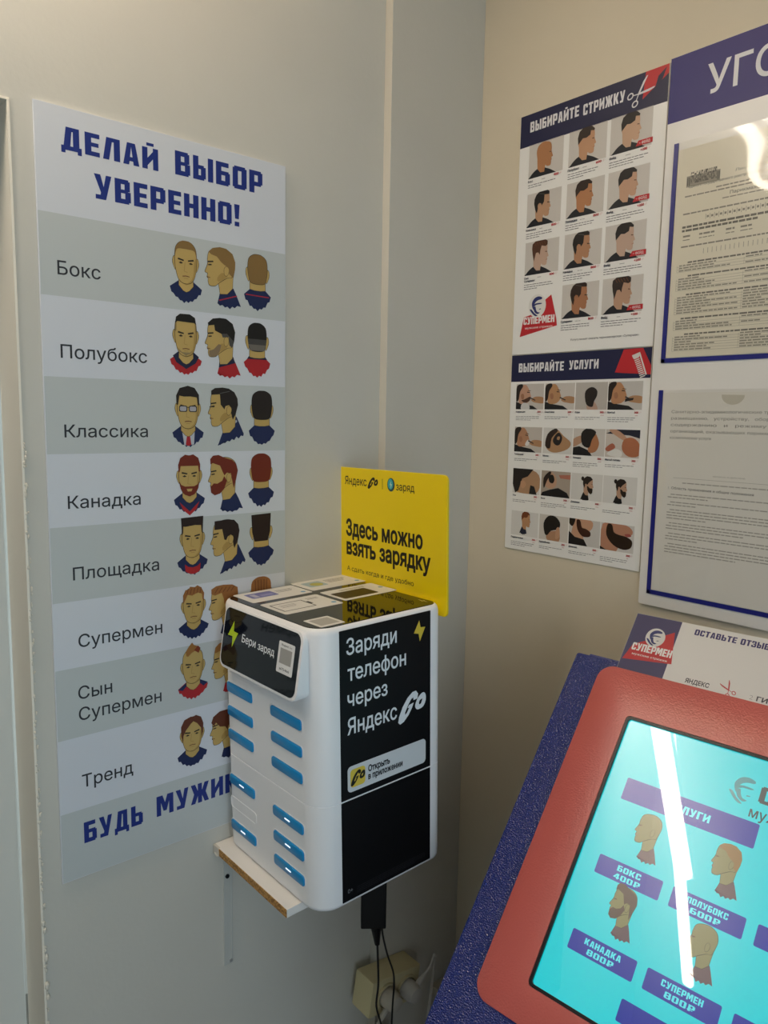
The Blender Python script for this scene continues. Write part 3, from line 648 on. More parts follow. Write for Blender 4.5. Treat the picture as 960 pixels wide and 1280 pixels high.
for r in range(4):
    for c in range(3):
        if NM[k]:
            u, v = AU[c], AV[r]; A = Art(FP); s = .0150
            tile_head(A, u, v, AW, AH, .47 + .02 * c, .235, s, STY[k], HR[k], SK[k], seed=k)
            A.build('haircut_photo', EP)
            A = Art(FP); nm = NM[k]
            A.text(nm, u, v - .0062, None, .0034, '#23233c', 17, .03)
            if nm == 'Сын': A.text('Супермен', u, v - .0112, None, .0034, '#23233c', 17, .03)
            A.text(PR[k], u + AW - .0175, v - .0052, .0165, .0036, REDP, 17, .03)
            lines(A, u + .028, v - .0058, .017, 1, c='#a9a7a8', seed=k)
            lines(A, u, v - .0112 - (.005 if nm == 'Сын' else 0), AW * (.86 if c < 2 else 1.0), 2 if r == 0 and c == 0 else 3, seed=k + 9)
            if c == 2:
                A.poly([(u + .045, v + .003), (u + AW + .002, v + .003), (u + AW + .002, v + .0105), (u + .049, v + .0105)], REDP, 17)
                A.text('+ ФЕЙД', u + .0505, v + .0048, .018, .0036, '#e3d3d3', 19, .012)
            A.build('price_caption', EP)
        k += 1
def head_mark(A, cx, cy, rad, c, layer):
    """round barber mark: swept hair, brow, jaw and collar strokes"""
    h = lambda x, y: (cx + x * rad, cy + y * rad)
    A.poly(curve2([h(.52, .72), h(.1, .84), h(-.35, .7), h(-.62, .3), h(-.55, -.1), h(-.4, -.3), h(-.36, .06), h(-.2, .34), h(.1, .5), h(.5, .56)], 3), c, layer)
    A.poly(curve2([h(-.4, -.05), h(-.1, .1), h(.4, .12), h(.56, .2), h(.3, .24), h(-.1, .24), h(-.34, .16)], 2), c, layer)
    A.poly(curve2([h(-.42, -.1), h(-.2, -.02), h(-.12, -.3), h(.05, -.56), h(.34, -.62), h(.1, -.76), h(-.2, -.62), h(-.36, -.38)], 2), c, layer)
    A.poly([h(.22, -.3), h(.46, -.27), h(.44, -.34), h(.24, -.37)], c, layer)
    A.poly(curve2([h(-.86, -.26), h(-.6, -.3), h(-.3, -.62), h(.1, -.9), h(-.15, -.92), h(-.5, -.68)], 2), c, layer)
def brand_badge(F, parent, red, face_c, white_c, word_p, word_w, word_h, sub, name='logo_badge'):
    A = Art(F); A.poly(red, REDP, 2)
    cx, cy, rad = face_c
    A.ell(cx, cy, rad, rad * 1.05, white_c, 3, 28)
    head_mark(A, cx, cy, rad, '#232b66', 4)
    A.block('СУПЕРМЕН', word_p[0], word_p[1], word_w, word_h, '#e2dedd', 5, .08)
    A.text(sub, word_p[0] + word_w * .06, word_p[1] - word_h * .62, word_w * .88, word_h * .28, '#e2dedd', 5, .01)
    A.build(name, parent)
brand_badge(FP, EP, [(.0159, .1666), (.0945, .1807), (.0925, .193), (.0803, .2324), (.066, .224), (.05, .205), (.0235, .1995)], (.0515, .2165, .0185), '#d9d7d4', (.0235, .1868), .0655, .0125, 'мужские стрижки')
A = Art(FP); A.text('Услугу может оказать парикмахерская «Супермен»', .123, .1535, .1255, .0032, '#2a2a3a', 3, .01); A.build('footnote', EP)

FB, EB = price_poster('services_price_poster', 'portrait poster of sixteen grooming services below the haircut prices, comb in its dark header', -.2085, .1358)
A = Art(FB); A.rect(.0006, .0895, PWR - .0006, .1352, DKN, 1); A.poly([(.2234, .134), (.2566, .1346), (.2719, .107), (.2718, .0945), (.2098, .0993)], REDP, 2); A.build('header', EB)
A = Art(FB); A.block('ВЫБИРАЙТЕ', .0168, .1058, .0957, .0152, '#d9d8dc', 3, .12); A.block('УСЛУГИ', .1229, .1068, .0565, .0148, '#d9d8dc', 3, .12); A.build('heading', EB)
A = Art(FB); A.poly([(.238, .1242), (.2495, .1281), (.2515, .1225), (.241, .119)], '#cfcbc8', 3)
for i in range(11):
    t = i / 11; x, y = .2415 + .0135 * t, .1195 - .031 * t; A.poly([(x, y), (x + .0085, y + .0028), (x + .0088, y + .0012), (x + .0006, y - .0016)], '#cfcbc8', 3)
A.poly([(.2495, .1281), (.2517, .1289), (.2652, .0949), (.2629, .094)], '#cfcbc8', 3); A.build('comb_emblem', EB)
BU, BW = (.0135, .0765, .1385, .2), .0602; BV, BH = (.0415, -.0329, -.1062, -.182), .0437
def blob(A, u, v, w, h, pts, c, layer): A.poly(curve2([(u + x * w, v + y * h) for x, y in pts], 3), c, layer)
def spoly(A, u, v, w, h, pts, c, layer): A.poly([(u + x * w, v + y * h) for x, y in pts], c, layer)
def service_photo(A, k, u, v, w, h):
    g = lambda pts, c, l=3: blob(A, u, v, w, h, pts, c, l); q = lambda pts, c, l=3: spoly(A, u, v, w, h, pts, c, l)
    A.clip = (u, v, u + w, v + h)
    A.rect(u, v, u + w, v + h, ('#bdb7b2', '#c2bcb7', '#b3ada7', '#bcb8b4', '#bab3ac', '#cfcdca', '#c4bfba', '#c4bbb3', '#d2cfcc', '#a3978b', '#cfcdca', '#cfcdca', '#d2d0cd', '#c7c1ba', '#c2bfbb', '#c9c5c1')[k], 1)
    s = w * .2
    if k in (0, 1, 3, 4):                  # beard and shaving shots: tilted head, a working hand from the right
        q([(.0, 0), (.8, 0), (.62, .14), (.3, .2), (0, .3)], '#1b1a1d', 2)
        sk = ('#b98f78', '#b0855f', '#b0805c', '#ad7f60')[(0, 1, 3, 4).index(k)]
        g([(.12, .25), (.1, .6), (.16, .9), (.34, .97), (.46, .8), (.52, .62), (.55, .48), (.5, .34), (.36, .22)], sk, 4)
        g([(.0, .55), (.02, .92), (.2, 1.0), (.24, .9), (.14, .7), (.1, .4), (.02, .3)], '#231a16', 5)
        if k == 0: g([(.2, .35), (.32, .4), (.52, .5), (.5, .34), (.34, .26)], '#4a2f22', 5); g([(.2, .0), (.5, .0), (.46, .22), (.24, .24)], '#c9c7c8', 5)
        if k == 4: g([(.5, .5), (.56, .38), (.5, .26), (.4, .3)], '#d6d4d2', 6)
        if k == 3: q([(.5, .28), (.74, .34), (.76, .42), (.52, .4)], '#1d1a1a', 6)
        g([(.2, .42), (.18, .58), (.26, .62), (.3, .5), (.27, .4)], '#9a6c50', 6); q([(.4, .7), (.5, .68), (.5, .65), (.4, .66)], '#3a2a22', 6); q([(.42, .76), (.53, .74), (.53, .72), (.42, .735)], '#3a2a22', 6)
        g([(.56, .38), (.72, .5), (1.0, .46), (1.0, .24), (.74, .26), (.62, .3)], '#a9805e', 5)
        q([(.5, .44), (.7, .34), (.72, .37), (.52, .48)], '#2b2524', 6)
    elif k == 2:
        g([(.36, .2), (.3, .6), (.4, .78), (.55, .82), (.68, .7), (.68, .5), (.6, .3), (.55, .1)], '#231b18', 4); g([(.4, .0), (.4, .3), (.6, .3), (.72, .0)], '#b09282', 3)
    elif k == 5:
        g([(.1, .3), (.2, .75), (.45, .95), (.7, .7), (.95, .45), (.85, .2), (.5, .05), (.25, .08)], '#a9825f', 3); g([(.08, .3), (.15, .75), (.4, .97), (.5, .88), (.3, .6), (.25, .2)], '#2c1f19', 4)
        g([(.42, .72), (.55, .82), (.66, .62), (.58, .36), (.44, .34), (.34, .5)], '#1f1c1d', 5); g([(.5, .66), (.58, .66), (.56, .54), (.48, .56)], '#a9825f', 6)
    elif k == 6:
        q([(0, 0), (.62, 0), (.5, .2), (.2, .34), (0, .28)], '#16161a', 2); g([(.5, .15), (.5, .7), (.68, .85), (.8, .6), (.82, .4), (.72, .16)], '#a8714d', 4)
        g([(.3, .4), (.25, .8), (.4, 1.0), (.6, .98), (.72, .86), (.6, .6), (.52, .3)], '#1c1817', 5); g([(0, .3), (.0, .6), (.3, .75), (.34, .55)], '#b08a70', 4)
    elif k == 7:
        q([(.0, .85), (.3, 1), (1, 1), (1, .7), (.7, .8)], '#1c2030', 2); g([(.1, .95), (.3, 1), (.6, .75), (.56, .6)], '#b98f76', 4); g([(.5, .3), (.55, .65), (.8, .72), (1, .5), (1, .1), (.7, .05)], '#a8694a', 5)
        g([(0, .3), (.2, .5), (.3, .35), (.1, .2)], '#a5604a', 4); g([(.05, .1), (.3, .3), (.5, .2), (.45, .0)], '#d8d6d2', 3)
    elif k == 8:
        g([(.1, .1), (.0, .6), (.1, 1.0), (.6, 1.0), (.95, .8), (1, .3), (.8, .0), (.4, .0)], '#a98465', 2); q([(0, .35), (0, 1), (.75, 1), (.55, .7), (.35, .6), (.22, .1), (.1, 0)], '#211a17', 4)
        g([(.32, .25), (.3, .48), (.42, .52), (.5, .38), (.42, .22)], '#b98f6e', 5); q([(.62, .0), (.9, .0), (.8, .32), (.66, .36)], '#1d1b1b', 5)
    elif k == 9:
        q([(0, 0), (1, 0), (.9, .2), (.6, .36), (.3, .26), (.05, .14)], '#151419', 3); g([(.15, .4), (.18, .8), (.36, .95), (.52, .75), (.52, .45), (.35, .3)], '#b58f76', 4)
        g([(.1, .3), (.08, .7), (.26, .96), (.34, .92), (.2, .6)], '#2b1d17', 5); g([(.26, .8), (.4, .85), (.46, .66), (.4, .52), (.28, .58)], '#1a1718', 5); q([(.6, .86), (1, .9), (1, .72), (.66, .74)], '#a96a58', 4)
    elif k in (10, 11):
        head_side(A, u + .56 * w, v + .3 * h, s * .8, s * .8, 'bun', '#1f1715', '#131318', None, k, -1, '#b08c74', 0)
    elif k == 12:
        head_side(A, u + .56 * w, v + .38 * h, s * .8, s * .8, 'fade', '#6d3a1e', '#151b30', None, k, -1, '#b58862', 0)
    elif k == 13:
        g([(.3, 0), (.3, .3), (.68, .4), (.7, .0)], '#a98063', 3); g([(.2, .25), (.15, .65), (.3, .95), (.55, .97), (.72, .75), (.68, .5), (.42, .38), (.3, .2)], '#191513', 4)
        g([(.58, .1), (.6, .5), (.7, .55), (.72, .2)], '#b98f72', 4)
    elif k == 14:
        q([(0, 0), (.62, 0), (.5, .25), (.2, .3), (0, .5)], '#17161a', 4); g([(.08, .2), (.12, .7), (.1, 1.0), (.7, 1.0), (.75, .7), (.5, .4), (.45, .1)], '#b98f74', 3)
        g([(.24, .95), (.28, .6), (.45, .36), (.68, .38), (.7, .55), (.55, .66), (.42, .7), (.36, .95)], '#3a1e14', 5); g([(0, 1), (0, .8), (.12, .7), (.2, 1)], '#1d1512', 5)
    else:
        g([(.02, .1), (.05, .95), (.5, 1.02), (.85, .95), (.95, .7), (.6, .4), (.5, .0), (.1, .0)], '#b07e66', 3); q([(0, 0), (.2, 0), (0, .12)], '#16161a', 4)
        g([(.2, .95), (.18, .55), (.4, .22), (.7, .1), (.92, .2), (.95, .45), (.78, .58), (.55, .62), (.4, .7), (.34, .95)], '#24150f', 5); g([(.72, .66), (.86, .7), (.92, .62), (.8, .58)], '#9a4c46', 6)
SN = ['Коррекция', 'Окантовка', 'Каре', 'Бритьё', 'Тонировка', 'Маска', 'Укладка', 'Мытьё головы', 'Усы', 'Воск', 'Длинные', '', 'Подростковая', 'Удлинённая', 'Длинная', '']
for k in range(16):
    c, r = k % 4, k // 4; u, v = BU[c], BV[r]
    A = Art(FB); hh = BH if not (k in (10, 11)) else BH * .9; service_photo(A, k, u, v, BW, BH)
    A.build('service_photo', EB)
    A = Art(FB)
    if SN[k]: A.text(SN[k], u + .001, v - .0056, None, .0029, '#22223c', 15, .03)
    A.text('300 ₽', u + BW - .012, v - .0056, .0115, .0031, REDP, 15, .03); lines(A, u + BW - .011, v - .0092, .0095, 1, hgt=.0007, c='#c08080', seed=k)
    lines(A, u + .001, v - .0128, BW * .9, 2 if k % 3 else 3, .003, .0008, seed=k + 30)
    A.build('price_caption', EB)

# ================================================================== INFORMATION BOARD (right wall)
BF = RF(-.006, -.3855); BDW = .78
board = empty('information_board', BF.W @ T(0, -.2564, 0), 'large white notice board with a blue title strip and blue edged paper pockets', 'notice board')
bm = bmesh.new(); slab(bm, rrect(0, -.2564, BDW, .5372, .003), -.0058, 0, .0008); link('panel', bm, mat('#e2dfdb', .3, .4), BF.W, board)
A = Art(BF, .42, .3); A.rect(.0006, .4482, BDW - .0006, .5366, '#27246e', 1); A.build('title_strip', board)
A = Art(BF); A.text('УГОЛОК ПОТРЕБИТЕЛЯ', .0, 0, None, .05, '#d9d8dc', 3, .012)
xs = [v.co.x for v in A.bm.verts]; a = BF.uv(883, 117); b = BF.uv(955, 97); t = BF.uv(889, 84)
sc = .62 / (max(xs) - min(xs))
for vv in A.bm.verts: vv.co.x = a.x + vv.co.x * sc; vv.co.y = .4727 + vv.co.y * .0385 / .05
A.build('title', board)
PKC = '#1d2178'
for (zt, zb, k) in ((.4179, .1101, 0), (.0705, -.2377, 1)):
    for cpos in range(3):
        u0 = .0138 + cpos * .252; u1 = u0 + .226
        bm = bmesh.new(); t = .0065
        for q in ((u0, zb, u0 + t, zt), (u0, zb, u1, zb + t), (u1 - t, zb, u1, zt)): box(bm, q[0], q[1], .0002, q[2], q[3], .0014)
        link('pocket_edge', bm, mat(PKC, .35, .4), BF.W, board)
fm = bpy.data.materials.new('clear_film'); fm.use_nodes = True; nt = fm.node_tree; nt.nodes.clear()
o_ = nt.nodes.new('ShaderNodeOutputMaterial'); mx = nt.nodes.new('ShaderNodeMixShader'); tr = nt.nodes.new('ShaderNodeBsdfTransparent'); gl = nt.nodes.new('ShaderNodeBsdfGlossy'); fr = nt.nodes.new('ShaderNodeLayerWeight'); pw = nt.nodes.new('ShaderNodeMath'); ad = nt.nodes.new('ShaderNodeMath')
tr.inputs[0].default_value = (.96, .96, .95, 1); gl.inputs['Roughness'].default_value = .06; fr.inputs['Blend'].default_value = .5
pw.operation = 'POWER'; pw.inputs[1].default_value = 5; ad.operation = 'MULTIPLY_ADD'; ad.inputs[1].default_value = .6; ad.inputs[2].default_value = .045
nt.links.new(fr.outputs['Facing'], pw.inputs[0]); nt.links.new(pw.outputs[0], ad.inputs[0])
nt.links.new(ad.outputs[0], mx.inputs[0]); nt.links.new(tr.outputs[0], mx.inputs[1]); nt.links.new(gl.outputs[0], mx.inputs[2]); nt.links.new(mx.outputs[0], o_.inputs[0])
def film(zb, zt, u0, u1, bulge, name='pocket_film'):
    bm = bmesh.new(); nx, ny = 28, 36; g = []
    for j in range(ny + 1):
        for i in range(nx + 1):
            x, y = i / nx, j / ny
            U_, V_ = u0 + (u1 - u0) * x, zb + (zt - zb) * y
            h = .0016 + bulge * (1.06 * math.exp(-((U_ - .126) ** 2 + (V_ - (zt - .106)) ** 2) / .0022) + .25 * math.exp(-((U_ - .19) ** 2 + (V_ - (zt - .16)) ** 2) / .002)) + .0003 * math.sin(40 * U_ + 25 * V_)
            g.append(bm.verts.new((u0 + (u1 - u0) * x, zb + (zt - zb) * y, h)))
    for j in range(ny):
        for i in range(nx):
            a = j * (nx + 1) + i; bm.faces.new((g[a], g[a + 1], g[a + nx + 2], g[a + nx + 1]))
    o = link(name, bm, fm, BF.W, board, 'keep')
    for p in o.data.polygons: p.use_smooth = True
film(.1166, .4179, .0203, .2333, .0034); film(-.2312, .0705, .0203, .2333, .0006)
# finger notch of the lower pocket
A = Art(BF); cu = .109
a = BF.uv(917, 494)
A.poly([(a.x - .016, a.y + .001)] + [(a.x + .016 * math.cos(t), a.y - .013 * math.sin(t)) for t in [math.pi - i * math.pi / 14 for i in range(15)]], '#c6c0b2', 30); A.build('finger_notch', board)
def document(label, zb, zt, u0, u1):
    F = RF(-.0066, -.3855); e = empty('printed_document', F.W @ T(u0, zb, 0), label, 'paper')
    bm = bmesh.new(); slab(bm, _r(u0, zb, u1, zt), 0, .0003); link('sheet', bm, mat('#e2dbca', .7, .2), F.W, e)
    return Frame(F.at(0, 0, .0003), F.U, F.V), e
DF, DE = document('cream registration form with barcode and dense tables in the upper pocket', .1175, .4075, .0212, .2312)
A = Art(DF); rr = random.Random(3); GR = '#858075'
a = DF.uv(858, 232); b = DF.uv(901, 207); A.rect(a.x, a.y - .003, b.x, b.y - .004, '#8f897e', 1)
for i in range(60):
    for j in range(7):
        if rr.random() < .55: A.rect(a.x + .006 + i * (b.x - a.x - .011) / 60, a.y + .001 + j * .0022, a.x + .006 + (i + 1) * (b.x - a.x - .011) / 60, a.y + .0032 + j * .0022, '#4d4942', 2)
for x in (.001, .0035, b.x - a.x - .004, b.x - a.x - .0018): A.rect(a.x + x, a.y - .001, a.x + x + .0013, b.y - .006, '#3c3934', 2)
A.build('barcode', DE)
A = Art(DF)
def dash(u0, u1, v, h, c=GR):
    x = u0
    while x < u1 - .001:
        L = rr.uniform(.004, .011); A.rect(x, v, min(x + L, u1), v + h, c, 1); x += L + .0012
A.text('Лист записи', .105, .361, .05, .0036, GR, 2, .01); A.text('Единого государственного реестра индивидуальных предпринимателей', .04, .3525, .17, .0036, '#67635b', 2, .016)
dash(.08, .21, .345, .0018); dash(.035, .2, .3405, .0018); A.text('Парикмахерская', .1, .333, .06, .0042, '#67635b', 2, .014); dash(.09, .15, .3285, .0014)
dash(.034, .22, .3165, .002)
for i in range(26): A.line((.068 + i * .0062, .3125), (.068 + i * .0062, .3055), .0006, GR); dash(.0695 + i * .0062, .0725 + i * .0062, .3075, .003)
dash(.034, .225, .298, .003, '#67635b'); dash(.034, .14, .293, .003, '#67635b')
for x, w in ((.036, .012), (.06, .022), (.098, .012), (.118, .016)): dash(x, x + w, .2855, .0025); dash(x, x + w, .281, .0012)
dash(.034, .22, .2715, .002)
for i in range(24): A.line((.068 + i * .0062, .2665), (.068 + i * .0062, .2595), .0006, GR)
y = .249
for blk in (3, 5, 7, 4, 6, 8):
    dash(.038 + rr.uniform(0, .01), .21, y, .0022, '#706c64'); y -= .0042
    top = y + .002
    for i in range(blk):
        A.line((.03, y), (.226, y), .0004, '#a39d91', 2); dash(.033, .033 + rr.uniform(.02, .09), y + .001, .0017, '#8d887d')
        if i % 2 == 0 or blk > 5: dash(.128, .128 + rr.uniform(.02, .08), y + .001, .0017, '#8d887d')
        y -= .0036
    for x in (.03, .0345, .126, .226): A.line((x, top), (x, y + .0036), .0004, '#a39d91', 2)
    y -= .0038
    if y < .133: break
A.build('printed_text', DE)
DF, DE = document('grey printed sanitary rules sheet in the lower pocket of the notice board', -.2305, .0665, .0212, .2312)
for s_ in bpy.data.objects:
    if s_.parent == DE: s_.data.materials[0] = mat('#dfdbd4', .7, .2)
A = Art(DF); g2 = '#8d8983'
for i, s_ in enumerate(('Санитарно-эпидемиологические требования к', 'размещению,   устройству,   оборудованию,', 'содержанию   и   режиму   работы', 'организаций, оказывающих парикмахерские и', 'косметические услуги')):
    w = (.185, .185, .185, .185, .062)[i]; A.text(s_, .036, .037 - i * .0094, w, .0042, g2, 2, .004)
A.text('1. Область применения и общие положения', .0385, -.0745, .125, .0036, '#6f6c68', 2, .014)
A.text('введены в действие', .105, -.0525, .045, .0022, '#a5a19a', 2)
A.line((.045, -.0575), (.21, -.0575), .0005, '#a5a19a', 2); dash(.06, .2, -.0652, .0016, '#a5a19a')
y = -.083
for n in (2, 2, 4, 3, 3, 4):
    for i in range(n): dash(.0385 if i else .043, (.2 if i < n - 1 else rr.uniform(.08, .17)), y, .0015, '#a09c95'); y -= .0042
    y -= .003
A.build('printed_text', DE)

# ================================================================== CHARGING STATION on its shelf
SRX, SRY, SRZ = -.01278, -.02009, -.00267
SW = T(-.5148, 0, -.6378 + H0) @ Matrix.Rotation(SRZ, 4, 'Z') @ Matrix.Rotation(SRY, 4, 'Y') @ Matrix.Rotation(SRX, 4, 'X')
SR = SW.to_3x3()
def SF(o, u, v): return Frame(SW @ Vector(o), SR @ Vector(u), SR @ Vector(v))
SD, SWD, SH, SRAD = .2268, .2552, .389, .033
station = empty('charging_station', SW, 'white power bank charging station with black panels standing on the small wall shelf', 'charging station')
WH = mat('#f0eff0', .36, .45)
bm = bmesh.new()
def ring(z, ins): return [(x, y, z) for x, y in rrect(ins, -SWD + ins, SD - ins, -.0125 - ins, (SRAD - ins, .021 - ins, .021 - ins, .017 - ins), 8)]
seam = .1503
loft(bm, [ring(0, .006), ring(.0015, .0025), ring(.005, .0004), ring(.008, 0), ring(seam - .0011, 0), ring(seam - .0007, .0009), ring(seam + .0007, .0009), ring(seam + .0011, 0), ring(SH - .009, 0), ring(SH - .004, .0012), ring(SH - .001, .0035), ring(SH, .006)])
link('housing', bm, WH, SW, station, True)
bm = bmesh.new(); slab(bm, rrect(.006, -SWD + .006, SD - .006, -.0188, (SRAD - .006, .015, .015, .013), 8), SH - .0002, SH + .0009, .0005)
link('top_panel', bm, mat('#0b0a0b', .04, .5), SW, station)
TF = SF((0, 0, SH + .0009), (1, 0, 0), (0, 1, 0))
def c8(x, y): return (270 + x * .302083, 700 + y * .302083)
def sticker(name, pts, draw=None, r=.004, col='#dedbd6'):
    """rounded printed label on the top panel, through four surveyed corners"""
    P = [TF.uv(*c8(*p)) for p in pts]; x0 = sum(sorted(p.x for p in P)[:2]) / 2; x1 = sum(sorted(p.x for p in P)[2:]) / 2
    y0 = sum(sorted(p.y for p in P)[:2]) / 2; y1 = sum(sorted(p.y for p in P)[2:]) / 2
    bm = bmesh.new(); slab(bm, rrect(x0, y0, x1, y1, r), .0, .0003); o = link(name, bm, mat(col, .4, .35), TF.W, station)
    if draw:
        A = Art(Frame(TF.at(0, 0, .0003), TF.U, TF.V)); draw(A, x0, y0, x1 - x0, y1 - y0)
        ch = link(name + '_print', A.bm, A.mats, A.f.W, o, 'keep')
def sl(A, x, y, w, n, c='#4b4846', p=.0055, h=.0016, s=0):
    rr = random.Random(s)
    for i in range(n): A.rect(x, y - i * p, x + w * rr.uniform(.6, 1), y - i * p + h, c, 2)
def d1(A, x, y, w, h):
    A.rect(x + w * .12, y + h * .34, x + w * .55, y + h * .82, '#6d70a8', 2, .003); A.rect(x + w * .18, y + h * .42, x + w * .26, y + h * .72, '#b9b9c9', 3); A.rect(x + w * .3, y + h * .45, x + w * .5, y + h * .6, '#9092bd', 3)
    sl(A, x + w * .6, y + h * .7, w * .3, 3); A.ell(x + w * .9, y + h * .2, .004, .004, '#5b9bc0', 3)
def d2(A, x, y, w, h):
    A.rect(x + w * .1, y + h * .3, x + w * .42, y + h * .78, '#9db4bd', 2, .003); A.ell(x + w * .28, y + h * .5, .011, .011, '#b3ac4f', 3); sl(A, x + w * .5, y + h * .72, w * .4, 4); A.ell(x + w * .9, y + h * .2, .004, .004, '#5b9bc0', 3)
def d3(A, x, y, w, h):
    for q in ((.07, .2, .62, .23), (.07, .76, .62, .79), (.07, .2, .09, .79), (.6, .2, .62, .79)): A.rect(x + w * q[0], y + h * q[1], x + w * q[2], y + h * q[3], '#3b3837', 2)
    A.rect(x + w * .62, y + h * .4, x + w * .66, y + h * .6, '#3b3837', 2); sl(A, x + w * .16, y + h * .62, w * .3, 3, '#8a8785'); sl(A, x + w * .7, y + h * .78, w * .22, 2); A.ell(x + w * .92, y + h * .2, .004, .004, '#5b9bc0', 3)
def d4(A, x, y, w, h):
    A.rect(x + w * .06, y + h * .12, x + w * .7, y + h * .7, '#3a2c12', 2, .003); sl(A, x + w * .3, y + h * .84, w * .5, 2, '#6f6a3c', .0045); A.ell(x + w * .93, y + h * .5, .004, .004, '#6e9db5', 3)
X0, X1, XM = .021, .121, .0725
sticker('instruction_sticker', [(68, 150), (310, 102), (388, 131), (168, 182)], d1)
sticker('instruction_sticker', [(316, 100), (522, 57), (612, 86), (402, 131)], d2)
sticker('instruction_sticker', [(186, 188), (415, 139), (518, 178), (292, 229)], d3)
sticker('instruction_sticker', [(438, 136), (640, 93), (742, 125), (532, 171)], d4)
sticker('code_sticker', [(365, 250), (470, 231), (530, 259), (425, 282)], lambda A, x, y, w, h: A.rect(x + w * .12, y + h * .14, x + w * .88, y + h * .86, '#a9a6a0', 2), .002)
A = Art(TF, .3); bolt = [(.1, 1), (-.55, -.12), (-.02, -.08), (-.2, -1), (.55, .16), (.02, .12)]
p = TF.uv(*c8(857, 169)); A.poly([(p.x + a * .006, p.y + b * .012) for a, b in bolt], '#c9b23c', 2); A.build('bolt_emblem', station)

# side panels
SIDE = SF((0, -SWD, 0), (1, 0, 0), (0, 0, 1))
BK = mat('#08080a', .5, .22)
for nm, z0, z1, r in (('side_panel', .1513, .3835, .001), ('lower_side_panel', .0066, .1490, .001)):
    bm = bmesh.new(); slab(bm, rrect(.0378, z0, .1992, z1, r, 3), -.0002, .0006, .0002); link(nm, bm, BK, SIDE.W, station)
SP = Frame(SIDE.at(0, 0, .0006), SIDE.U, SIDE.V)
def cs(x, y): return (410 + x * .1875, 760 + y * .1875)
for s_, p, q, h, cp in (('Заряди', (122, 318), (458, 228), 20.5, 'Н'), ('телефон', (131, 490), (520, 378), 15.2, 'н'), ('через', (130, 655), (397, 585), 14.8, 'н'), ('Яндекс', (130, 850), (460, 735), 20.5, 'Н')):
    A = Art(SP, .4); A.px_text(s_, cs(*p), cs(*q), h, '#e4e7ea', 2, .012, cp); A.build('lettering', station)
def go_logo(A, x, y, w, h, c, layer=2):
    """slanted brush style Go mark in a box"""
    g = lambda pts: [(x + a * w, y + b * h) for a, b in pts]
    G = [(.70, .70), (.73, .86), (.65, .99), (.52, .98), (.34, .83), (.16, .56), (.03, .25), (.0, .06), (.07, -.02), (.2, .03), (.38, .22), (.5, .42), (.57, .6), (.39, .56), (.34, .47), (.4, .47), (.31, .31), (.25, .26), (.25, .34), (.36, .57), (.48, .75), (.55, .78), (.56, .68)]
    A.poly(g(G), c, layer)
    O = [(.76, .3), (.93, .36), (1.02, .56), (1.0, .78), (.89, .85), (.71, .7), (.62, .48), (.66, .34)]; I = [(.79, .46), (.85, .51), (.88, .64), (.85, .68), (.79, .6), (.76, .5)]
    n = 32; o2 = curve2(O, 4); i2 = curve2([I[0], (.82, .475), I[1], (.875, .58), I[2], I[4], (.77, .55), I[5]], 4)
    for k in range(32): A.poly(g([o2[k], o2[(k + 1) % 32], i2[(k + 1) % 32], i2[k]]), c, layer)
A = Art(SP, .4); a = SP.uv(*cs(468, 772)); b = SP.uv(*cs(648, 700)); t = SP.uv(*cs(590, 545)); A_v = SP.uv(*cs(478, 775))
go_logo(A, a.x, A_v.y, b.x - a.x, t.y - SP.uv(*cs(590, 733)).y, '#e4e7ea'); A.build('logo_mark', station)
A = Art(SP, .4); A.poly([tuple(SP.uv(*cs(*p))) for p in [(608, 82), (572, 170), (604, 172), (612, 222), (648, 124), (617, 128)]], '#dcc040', 2); A.build('bolt_emblem', station)
a = SP.uv(*cs(132, 1232)); b = SP.uv(*cs(650, 868)); c = SP.uv(*cs(132, 1062)); dd = SP.uv(*cs(650, 1030))
bx0, bx1, by0, by1 = a.x, b.x, (a.y + dd.y) / 2, (c.y + b.y) / 2
bm = bmesh.new(); slab(bm, rrect(bx0, by0, bx1, by1, .006), 0, .0003); badge = link('app_badge', bm, mat('#d4d7da', .4, .35), SP.W, station)
A = Art(Frame(SP.at(0, 0, .0003), SP.U, SP.V)); a = SP.uv(*cs(150, 1195)); b = SP.uv(*cs(249, 1065)); bh = by1 - by0
A.rect(bx0 + bh * .12, by0 + bh * .16, bx0 + bh * .82, by1 - bh * .14, '#e0c44a', 1, .005); go_logo(A, bx0 + bh * .14, by0 + bh * .22, bh * .66, bh * .56, '#14120e', 2)
A.px_text('Открыть', cs(268, 1090), cs(413, 1033), 7.6, '#101012', 2, .04); A.px_text('в приложении', cs(268, 1140), cs(497, 1051), 5.6, '#101012', 2, .04, 'н')
link('app_badge_print', A.bm, A.mats, A.f.W, badge, 'keep')
A = Art(SP, .5); A.text('0+', .0465, .0175, .0085, .0062, '#7d7f82', 2, .006)
rr = random.Random(8)
for i in range(4):
    x = .062
    while x < .185 - .02 * (i == 3): L = rr.uniform(.004, .01); A.rect(x, .0205 - i * .0026, x + L, .0211 - i * .0026, '#2b2c2f', 2); x += L + .001
A.build('small_print', station)

